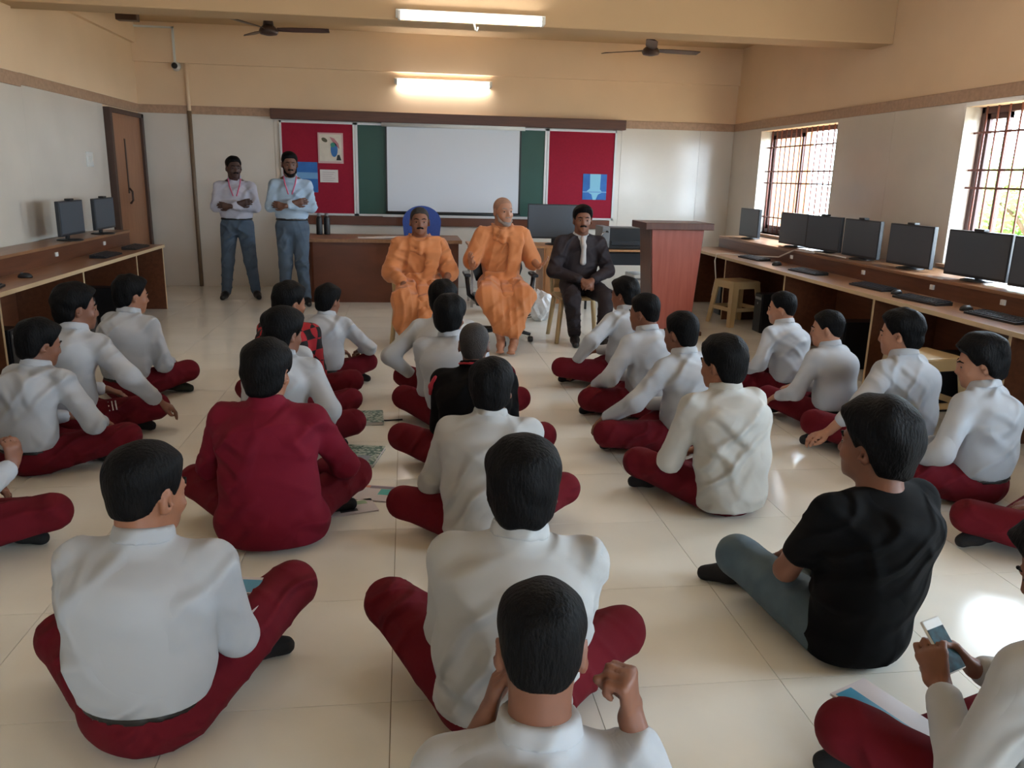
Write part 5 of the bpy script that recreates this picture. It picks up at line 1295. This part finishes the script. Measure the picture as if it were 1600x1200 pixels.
# --- fourth row
st('boy in a white shirt leaning left in front of the suited man', 1.60, 5.74, -35, 0.79, headw=(1.61, 5.83), hyaw=-10, hair='full', kLw=(1.12, 5.64, 0.16), armL=dict(w=(-0.36, 0.16, 0.17), pole=(-0.7, -0.5, 0.2)), group=GD, face=True, seed=41)
st('boy in a white shirt, second from the back in the row before the lectern', 1.54, 4.92, -35, 0.79, headw=(1.52, 5.0), hyaw=-8, hair='fade', kLw=(1.14, 4.80, 0.15), armL=dict(w=(-0.24, 0.24, 0.19), pole=(-0.7, -0.6, -0.2)), group=GD, face=True, seed=42, tucked=True)
st('boy in a white shirt with his hand on his shin beside the beige jacket', 1.55, 4.21, -35, 0.79, headw=(1.53, 4.31), hyaw=5, hair='crop', kLw=(1.08, 4.10, 0.15), armL=dict(w=(-0.36, 0.28, 0.19), pole=(-0.7, -0.6, -0.1)), group=GD, face=True, seed=43)
st('boy in a beige jacket seen from behind with creases at the elbow', 1.50, 3.37, -18, 0.81, headw=(1.445, 3.48), hyaw=-14, hair='full', shirt='cloth_beige', tucked=False, hem=0.03, broad=1.1, kLw=(1.12, 3.62, 0.16), armL=dict(w=(-0.12, 0.32, 0.20), pole=(-0.7, -0.6, -0.4)), group=GD, face=True, seed=44, skin='skin_1', fold=0.007)
# --- row by the right desk
st('small boy in a white shirt farthest back in the row by the right desk', 2.70, 5.30, -32, 0.75, headw=(2.66, 5.42), hyaw=-20, hair='fade', kLw=(2.38, 5.34, 0.14), armL=dict(w=(-0.22, 0.24, 0.17), pole=(-0.7, -0.6, -0.3)), group=GE, face=True, seed=51, skin='skin_4', broad=0.95)
st('small boy resting his elbow, second from back in the row by the right desk', 2.66, 4.60, -30, 0.735, headw=(2.615, 4.69), hyaw=-25, hair='fade', kLw=(2.36, 4.88, 0.14), armL=dict(w=(-0.18, 0.28, 0.17), pole=(-0.7, -0.6, -0.3)), group=GE, face=True, seed=52, skin='skin_4', broad=0.95)
st('boy in a white shirt resting a bare hand on his knee before the near stool', 2.77, 3.98, -30, 0.83, headw=(2.735, 4.12), hyaw=-15, hair='full', kLw=(2.36, 4.25, 0.15), armL=dict(w=(-0.46, 0.20, 0.20), pole=(-0.7, -0.6, 0.2), hd=(-0.8, 0.5, -0.3), cuff=0.62), extra=pocket_stripes(-1), group=GE, face=True, seed=53, skin='skin_4', broad=1.04)
st('boy in a white shirt and long hair on top at the right picture edge', 2.79, 3.40, -30, 0.80, headw=(2.765, 3.50), hyaw=-28, hpitch=-14, hair='fluffy', kLw=(2.40, 3.40, 0.14), armL=dict(w=(-0.24, 0.27, 0.17), pole=(-0.7, -0.6, -0.3)), group=GE, face=True, seed=54, skin='skin_4')
st('person in a black T-shirt and blue jeans sitting near the front right', 1.45, 2.20, -16, 0.85, headw=(1.445, 2.22), hyaw=-14, hpitch=-2, hair='fluffy', shirt='cloth_black', pants='cloth_denim', sleeve='short', tucked=False, hem=0.02, collar=False, kLw=(1.20, 2.58, 0.17), kR=(0.35, 0.30, 0.16), armL=dict(w=(-0.02, 0.30, 0.22), pole=(-0.8, -0.3, -0.5)), armR=dict(w=(0.06, 0.30, 0.22), pole=(0.6, -0.5, -0.4)), group=GE, face=True, seed=55, skin='skin_2', broad=1.08, aL=(0.10, 0.34, 0.05), aR=(-0.02, 0.50, 0.05))
st('boy cut off by the right edge, only his maroon knee showing', 2.88, 2.66, -45, 0.80, kLw=(2.38, 2.92, 0.14), group=GE, seed=56)
st('boy in a white shirt at the bottom right holding a phone', 1.47, 1.33, -22, 0.82, headw=(1.435, 1.43), hyaw=-6, hpitch=-28, hair='full', kLw=(1.10, 1.64, 0.16), armL=dict(w=(-0.10, 0.28, 0.33), pole=(-0.7, -0.5, -0.7), hd=(0.25, 0.55, 0.6), hn=(0.75, 0.2, -0.4), curl=(0.5, 0.9, 0.5), thumb=0.6), armR=dict(w=(0.05, 0.29, 0.33), pole=(0.9, -0.3, -0.5), hd=(-0.35, 0.5, 0.5), hn=(-0.75, 0.2, -0.5), curl=(0.6, 0.9, 0.5), thumb=0.5), group=GE, face=True, seed=57, skin='skin_2', vox=(0.006, 0.0095, 0.0065), shirt='cloth_warmwhite')
print('PEOPLE', _t.time() - _t0, TRI)
def seat_joints(top, zs, kR, kL, aR, aL, fR, fL, ER, EL, wR, wL, s=1.0, leanf=0.03, sw=0.178):
    N = (0, leanf - 0.01, top - 0.265 * s)
    return dict(P=(0, 0, zs + 0.10), W=(0, -0.03, zs + 0.10 + (N[2] - zs - 0.10) * 0.38), C=(0, -0.02, zs + 0.10 + (N[2] - zs - 0.10) * 0.75), N=N, H=(0, leanf + 0.035, top - 0.122 * s),
                SR=(sw, leanf - 0.01, N[2] - 0.075), SL=(-sw, leanf - 0.01, N[2] - 0.075), hR=(0.09, 0.03, zs + 0.09), hL=(-0.09, 0.03, zs + 0.09), kR=kR, kL=kL, aR=aR, aL=aL, fR=fR, fL=fL, ER=ER, EL=EL, wR=wR, wL=wL)
def robe(I, seed, hem, drape):
    J, W, R, s, rt = I['J'], I['W'], I['R'], I['s'], I['rt']; z = lambda a: np.array([0, 0, a])
    # lower cloth: one skirt-like sheet over both legs
    F = Field(0.06)
    F.ell(W(J['P']), np.array([0.20, 0.15, 0.12]), R)
    for c in 'RL':
        F.cone(W(J['h' + c]), W(J['k' + c]), 0.115, 0.092, 0.06); F.cone(W(J['k' + c]), W(J['a' + c] + z(hem)), 0.090, 0.070, 0.06)
    mk = (J['kR'] + J['kL']) / 2; ma = (J['aR'] + J['aL']) / 2
    F.flat(W(J['P'] + np.array([0, 0.1, -0.02])), W(mk + z(-0.03)), rt, 0.15, np.linalg.norm(J['kR'] - J['kL']) / 2, 0.06, 0.05, 0.06)
    F.flat(W(mk + z(-0.04)), W(ma + z(hem + 0.03)), rt, np.linalg.norm(J['kR'] - J['kL']) / 2, np.linalg.norm(J['aR'] - J['aL']) / 2 + 0.04, 0.05, 0.05, 0.06)
    def vf(V, N):
        a = (V - I['O']) @ R[:, 0]; r = 1 - np.abs(np.sin(a * 42 + 1.5 * wav(V, 7, seed) + seed)); return 0.016 * r ** 2 * np.clip(0.8 - (V[:, 2] - 0.45) * 2, 0.2, 1) + 0.003 * wav(V, 22, seed)
    cloth(I, 'lower_robe', F, 'cloth_saffron', lambda D, lx, ly, Z: smax(D, hem + 0.03 * np.sin(lx * 30) - Z, 0.008), vf)
    # upper cloth with loose sleeves
    F = Field(0.05); torso_cloth(I, F, 0.022, 0.0, 0.0, 0.022, 1.10)
    for c, e in drape.items(): F.cone(W(J['E' + c]), W(J['E' + c] + (J['w' + c] - J['E' + c]) * e), 0.066, 0.056, 0.04)
    for c in 'RL': F.cone(W(J['S' + c]), W(J['E' + c] + z(-0.03)), 0.060, 0.066, 0.05)
    F.cone(W(J['N'] + z(-0.02)), W(J['N'] + z(0.02)), 0.085, 0.078, 0.03)
    N_ = J['N']
    cloth(I, 'upper_robe', F, 'cloth_saffron', lambda D, lx, ly, Z: smax(smax(D, J['P'][2] - 0.03 - Z, 0.02), -np.maximum(N_[2] + 0.028 - 0.25 * np.clip(ly, -0.1, 0.15) - Z, np.hypot(lx, ly) - 0.16), 0.008), folds(0.013, seed, 30, tuple(R @ np.array([0.8, 0.0, 0.6]))))
    # shawl: soft cowl rings at the neck, a pleated strip over the left shoulder, gathered sash and hanging end
    sh = Field(0.026)
    for k, (dz, ex, r) in enumerate(((0.012, 0.0, 0.017), (-0.028, 0.012, 0.016), (-0.075, 0.016, 0.013))):
        sh.chain([W(N_ + np.array([0.088 + ex, -0.03, dz + 0.012])), W(N_ + np.array([0.070 + ex * 0.7, 0.065 + ex * 0.6, dz - 0.025])), W(N_ + np.array([0.0, 0.098 + ex, dz - 0.055])), W(N_ + np.array([-0.070 - ex * 0.7, 0.065 + ex * 0.6, dz - 0.025])), W(N_ + np.array([-0.092 - ex, -0.03, dz + 0.012]))], [r * 0.8, r, r, r, r * 0.8])
    sl = J['SL']; pz = J['P'][2]
    for k in range(5):
        o = (k - 2) * 0.026
        sh.chain([W(sl + np.array([0.055 + o, -0.07, 0.050])), W(sl + np.array([0.055 + o, 0.03, 0.062])), W(sl + np.array([0.060 + o * 0.9, 0.115, -0.05])), W(np.array([-0.10 + o * 0.8, 0.145, J['W'][2] + 0.03])), W(np.array([-0.06 + o * 0.6, 0.165, pz + 0.06]))], [0.018, 0.020, 0.020, 0.018, 0.016])
    for k in range(4):
        sh.chain([W(np.array([0.15, 0.11, pz + 0.02 + 0.03 * k])), W(np.array([0.03, 0.165 - 0.006 * k, pz + 0.015 + 0.028 * k])), W(np.array([-0.11, 0.145, pz + 0.04 + 0.03 * k]))], [0.014, 0.019, 0.014])
    for k in range(4):
        o = (k - 1.5) * 0.028
        sh.chain([W(np.array([-0.01 + o * 0.6, 0.19, pz + 0.03])), W(np.array([-0.02 + o, 0.30, pz + 0.005])), W(np.array([-0.02 + o, mk[1] + 0.03, mk[2] + 0.02])), W(np.array([-0.02 + o * 1.3, mk[1] + 0.085, mk[2] - 0.16 - 0.02 * (k % 2)]))], [0.018, 0.018, 0.018, 0.012])
    cloth(I, 'shawl', sh, 'cloth_saffron', None, folds(0.004, seed + 2, 50, tuple(R @ np.array([0.9, 0.2, 0.35]))), vox=0.0095)
GS = 'men seated facing the students'
# robed man with a moustache
J = seat_joints(1.22, 0.43, (0.17, 0.43, 0.45), (-0.19, 0.43, 0.45), (0.16, 0.34, 0.10), (-0.17, 0.36, 0.10), (0.17, 0.46, 0.035), (-0.19, 0.48, 0.035), (0.26, 0.06, 0.66), (-0.27, 0.05, 0.66), (0.15, 0.27, 0.57), (-0.20, 0.27, 0.57))
I = adult('robed man with short dark hair and a moustache seated on the left in saffron', 0.12, 7.36, 178, J, skin='skin_2', hair='buzz', hairm='hair_short', face=dict(moustache=1.0), hands=dict(R=((-0.1, 0.8, -0.35), (0, -0.3, -1), (0.3, 0.35, 0.3), 0.1, 0.08), L=((0.1, 0.8, -0.35), (0, -0.3, -1), (0.3, 0.35, 0.3), 0.1, 0.08)), group=GS, seed=61, barefoot=True)
robe(I, 5, 0.09, dict(R=0.75, L=0.12))
# robed man with a shaven head, hands spread
J = seat_joints(1.32, 0.44, (0.17, 0.42, 0.48), (-0.16, 0.42, 0.48), (0.05, 0.52, 0.12), (-0.06, 0.56, 0.10), (0.07, 0.64, 0.035), (-0.02, 0.68, 0.035), (0.28, 0.04, 0.76), (-0.29, 0.03, 0.76), (0.29, 0.24, 0.72), (-0.31, 0.24, 0.72))
I = adult('robed man with a shaven head and grey stubble speaking with spread hands', 0.87, 7.42, 180, J, skin='skin_4', hair='stubble', hairm='scalp_stubble', hyaw=-22, face=dict(moustache=0.55, beard='hair_grey', hairm='hair_grey'), hands=dict(R=((0.25, 0.55, 0.75), (-0.7, -0.1, 0.4), (0.25, 0.3, 0.2), -0.1, 0.16), L=((-0.45, 0.6, 0.45), (0.6, 0.0, 0.6), (0.2, 0.3, 0.2), -0.1, 0.16)), group=GS, seed=62, barefoot=True)
robe(I, 9, 0.10, dict(R=0.10, L=0.10))
# man in the dark suit
J = seat_joints(1.25, 0.43, (0.17, 0.42, 0.44), (-0.15, 0.43, 0.46), (0.10, 0.30, 0.10), (-0.12, 0.46, 0.10), (0.12, 0.42, 0.04), (-0.13, 0.60, 0.04), (0.27, 0.10, 0.66), (-0.26, 0.10, 0.66), (0.055, 0.31, 0.60), (-0.045, 0.31, 0.60))
I = adult('man in a dark suit and pale tie seated with folded hands', 1.62, 7.52, 176, J, skin='skin_2', hair='combed', hyaw=10, face=dict(moustache=1.1), hands=dict(R=((-0.75, 0.35, -0.25), (0, -0.5, -0.8), (0.5, 0.8, 0.5), 0.3, 0.03), L=((0.75, 0.45, -0.2), (0, -0.5, -0.8), (0.5, 0.8, 0.5), 0.3, 0.03)), group=GS, seed=63)
F = Field(0.035); torso_cloth(I, F, 0.012, 0.0, 0.9, 0.010); N_ = I['J']['N']
F.cone(I['W'](N_ + np.array([0, 0.0, -0.02])), I['W'](N_ + np.array([0, 0.015, 0.06])), 0.072, 0.068, 0.02)
cloth(I, 'shirt', F, 'cloth_warmwhite', lambda D, lx, ly, Z: smax(D, np.maximum(0.6 - Z, 0) + np.maximum(np.abs(lx) - 0.10, Z - N_[2] - 0.045 + 0.3 * np.clip(ly, 0, 0.1)), 0.006))
F = Field(0.02); F.chain([I['W'](N_ + np.array([0, 0.085, -0.02])), I['W'](N_ + np.array([0, 0.128, -0.09])), I['W'](np.array([0, 0.135, N_[2] - 0.24]))], [0.022, 0.020, 0.030])
cloth(I, 'tie', F, 'cloth_tie', lambda D, lx, ly, Z: D, vox=0.007)
F = Field(0.035); torso_cloth(I, F, 0.030, -0.06, 0.9, 0.022, 1.05)
F.cone(I['W'](N_ + np.array([0, -0.01, -0.03])), I['W'](N_ + np.array([0, -0.005, 0.03])), 0.078, 0.074, 0.02)
def vcut(D, lx, ly, Z):
    v = np.maximum(np.abs(lx) - np.clip((Z - (N_[2] - 0.20)) * 0.19, -0.05, 0.048), 0.02 - ly)
    D = smax(D, -v, 0.006)
    return smax(smax(D, -np.maximum(N_[2] + 0.02 - 0.2 * np.clip(ly, 0, 0.1) - Z, np.hypot(lx, ly) - 0.15), 0.006), 0.43 - Z, 0.01)
cloth(I, 'jacket', F, 'cloth_suit', vcut, folds(0.006, 4, 34))
F = Field(0.035); legs_cloth(I, F, 0.018, 0.95); cloth(I, 'trousers', F, 'cloth_suit', lambda D, lx, ly, Z: smax(D, Z - 0.60, 0.01), folds(0.006, 6, 40))
shoes(I, 'leather_black')

# two men standing with folded arms
def stand_joints(top, spread, s=1.0):
    return dict(P=(0, 0, 0.535 * top), W=(0, 0.0, 0.625 * top), C=(0, -0.01, 0.735 * top), N=(0, -0.015, 0.85 * top), H=(0, 0.03, top - 0.122 * s), SR=(0.170, -0.01, 0.790 * top), SL=(-0.170, -0.01, 0.790 * top),
                hR=(0.09, 0, 0.52 * top), hL=(-0.09, 0, 0.52 * top), kR=(spread * 0.75, 0.02, 0.275 * top), kL=(-spread * 0.75, 0.02, 0.275 * top), aR=(spread, -0.03, 0.085), aL=(-spread, -0.03, 0.085), fR=(spread + 0.03, 0.11, 0.04), fL=(-spread - 0.03, 0.11, 0.04),
                ER=(0.222, 0.06, 0.655 * top), EL=(-0.222, 0.06, 0.655 * top), wR=(-0.04, 0.19, 0.685 * top), wL=(0.05, 0.215, 0.665 * top))
def standing(label, x, y, yaw, top, spread, skin, shirtm, hairm, hair, beard, seed, lany, hy, hp, bulge):
    I = adult(label, x, y, yaw, stand_joints(top, spread), skin=skin, hair=hair, hyaw=hy, hpitch=hp, face=dict(moustache=1.0, beard=beard) , seed=seed, group='men standing with folded arms',
              hands=dict(R=((-0.95, 0.05, 0.15), (0, -1, 0), (0.2, 0.3, 0.3), 0.1, 0.03), L=((0.95, -0.1, 0.1), (0, -1, 0), (0.2, 0.3, 0.3), 0.1, 0.03)))
    J = I['J']; hz = 0.575 * top; N_ = J['N']
    F = Field(0.035); torso_cloth(I, F, 0.020, 0.02, 0.86, 0.016, bulge)
    F.cone(I['W'](N_ + np.array([0, 0.0, -0.02])), I['W'](N_ + np.array([0, 0.012, 0.06])), 0.076, 0.070, 0.02)
    cloth(I, 'shirt', F, shirtm, lambda D, lx, ly, Z: smax(smax(D, hz - Z, 0.012), -np.maximum(N_[2] + 0.045 - 0.95 * np.clip(ly, 0, 0.1) - Z, np.hypot(lx, ly) - 0.14), 0.006), folds(0.009, seed, 34))
    F = Field(0.035); legs_cloth(I, F, 0.016, 0.97); F.flat(I['W'](J['P']), I['W'](J['W']), I['rt'], 0.165, 0.150, 0.125, 0.118)
    cloth(I, 'trousers', F, 'cloth_jeans', lambda D, lx, ly, Z: smax(D, Z - hz - 0.01, 0.01), folds(0.008, seed + 2, 36, (0.2, 0.1, 1)))
    cloth(I, 'belt', F, 'leather_black', lambda D, lx, ly, Z: np.maximum(D - 0.012, np.abs(Z - hz - 0.005) - 0.018), vox=0.010)
    shoes(I, 'leather_black')
    if lany:
        for q in (-1, 1):
            F = Field(0.005); F.chain([I['W'](N_ + np.array([q * 0.07, 0.05, 0.0])), I['W'](N_ + np.array([q * 0.055, 0.115, -0.08])), I['W'](N_ + np.array([q * 0.02, 0.152, -0.19]))], [0.008, 0.008, 0.008]); cloth(I, 'lanyard', F, 'lanyard_pink', vox=0.006)
    return I
standing('man in a pale lilac shirt standing at the far left with folded arms', -1.97, 10.0, 172, 1.645, 0.17, 'skin_5', 'cloth_lilac', 'hair_black', 'crop', None, 71, True, -18, -4, 1.12)
standing('bearded man in a light blue shirt standing with folded arms', -1.27, 9.50, 176, 1.70, 0.12, 'skin_3', 'cloth_sky', 'hair_black', 'crop', 'hair_black', 74, True, -10, -8, 1.08)
print('ADULTS', _t.time() - _t0, TRI)
# ------------------------------------------------------------------ things held or worn that need the finished figures
bk = book('booklet with a blue and dark print on the lap of the front-left boy', -0.50, 2.30, 0.235, -0.35, 0.15, 0.20, 0.008, MATS['cover_pale'], [(-0.05, 0.068, 0.02, 0.085, mat('print_blue', srgb(74, 150, 186), 0.4)), (-0.05, 0.068, -0.02, 0.015, MATS['print_dark'])], 'booklet', (0.12, -0.1))
ph_ = thing('mobile_phone', 'mobile phone with a lit dark screen held by the boy at bottom right', 'phone', (1.318, 1.625, 0.400), 0.0); ph_.rotation_euler = (0.8, 0.0, 0.38); ph_.scale = (0.9, 0.85, 0.9)
MB().box(-0.037, 0.037, -0.078, 0.078, -0.009, 0.0, 0.004).build('case', MATS['white_plastic'], ph_)
MB().box(-0.034, 0.034, -0.074, 0.05, 0.0001, 0.001).build('screen', mat('phone_screen', srgb(10, 22, 28), 0.5, col2=srgb(40, 90, 104), vscale=30, spec=0.1), ph_)
bk = book('blue and white booklet on the lap of the boy with the phone', 1.20, 1.64, 0.20, 0.5, 0.16, 0.22, 0.006, MATS['cover_pale'], [(-0.07, 0.0, -0.1, 0.1, MATS['print_blue'])], 'booklet', (0.1, 0.1))
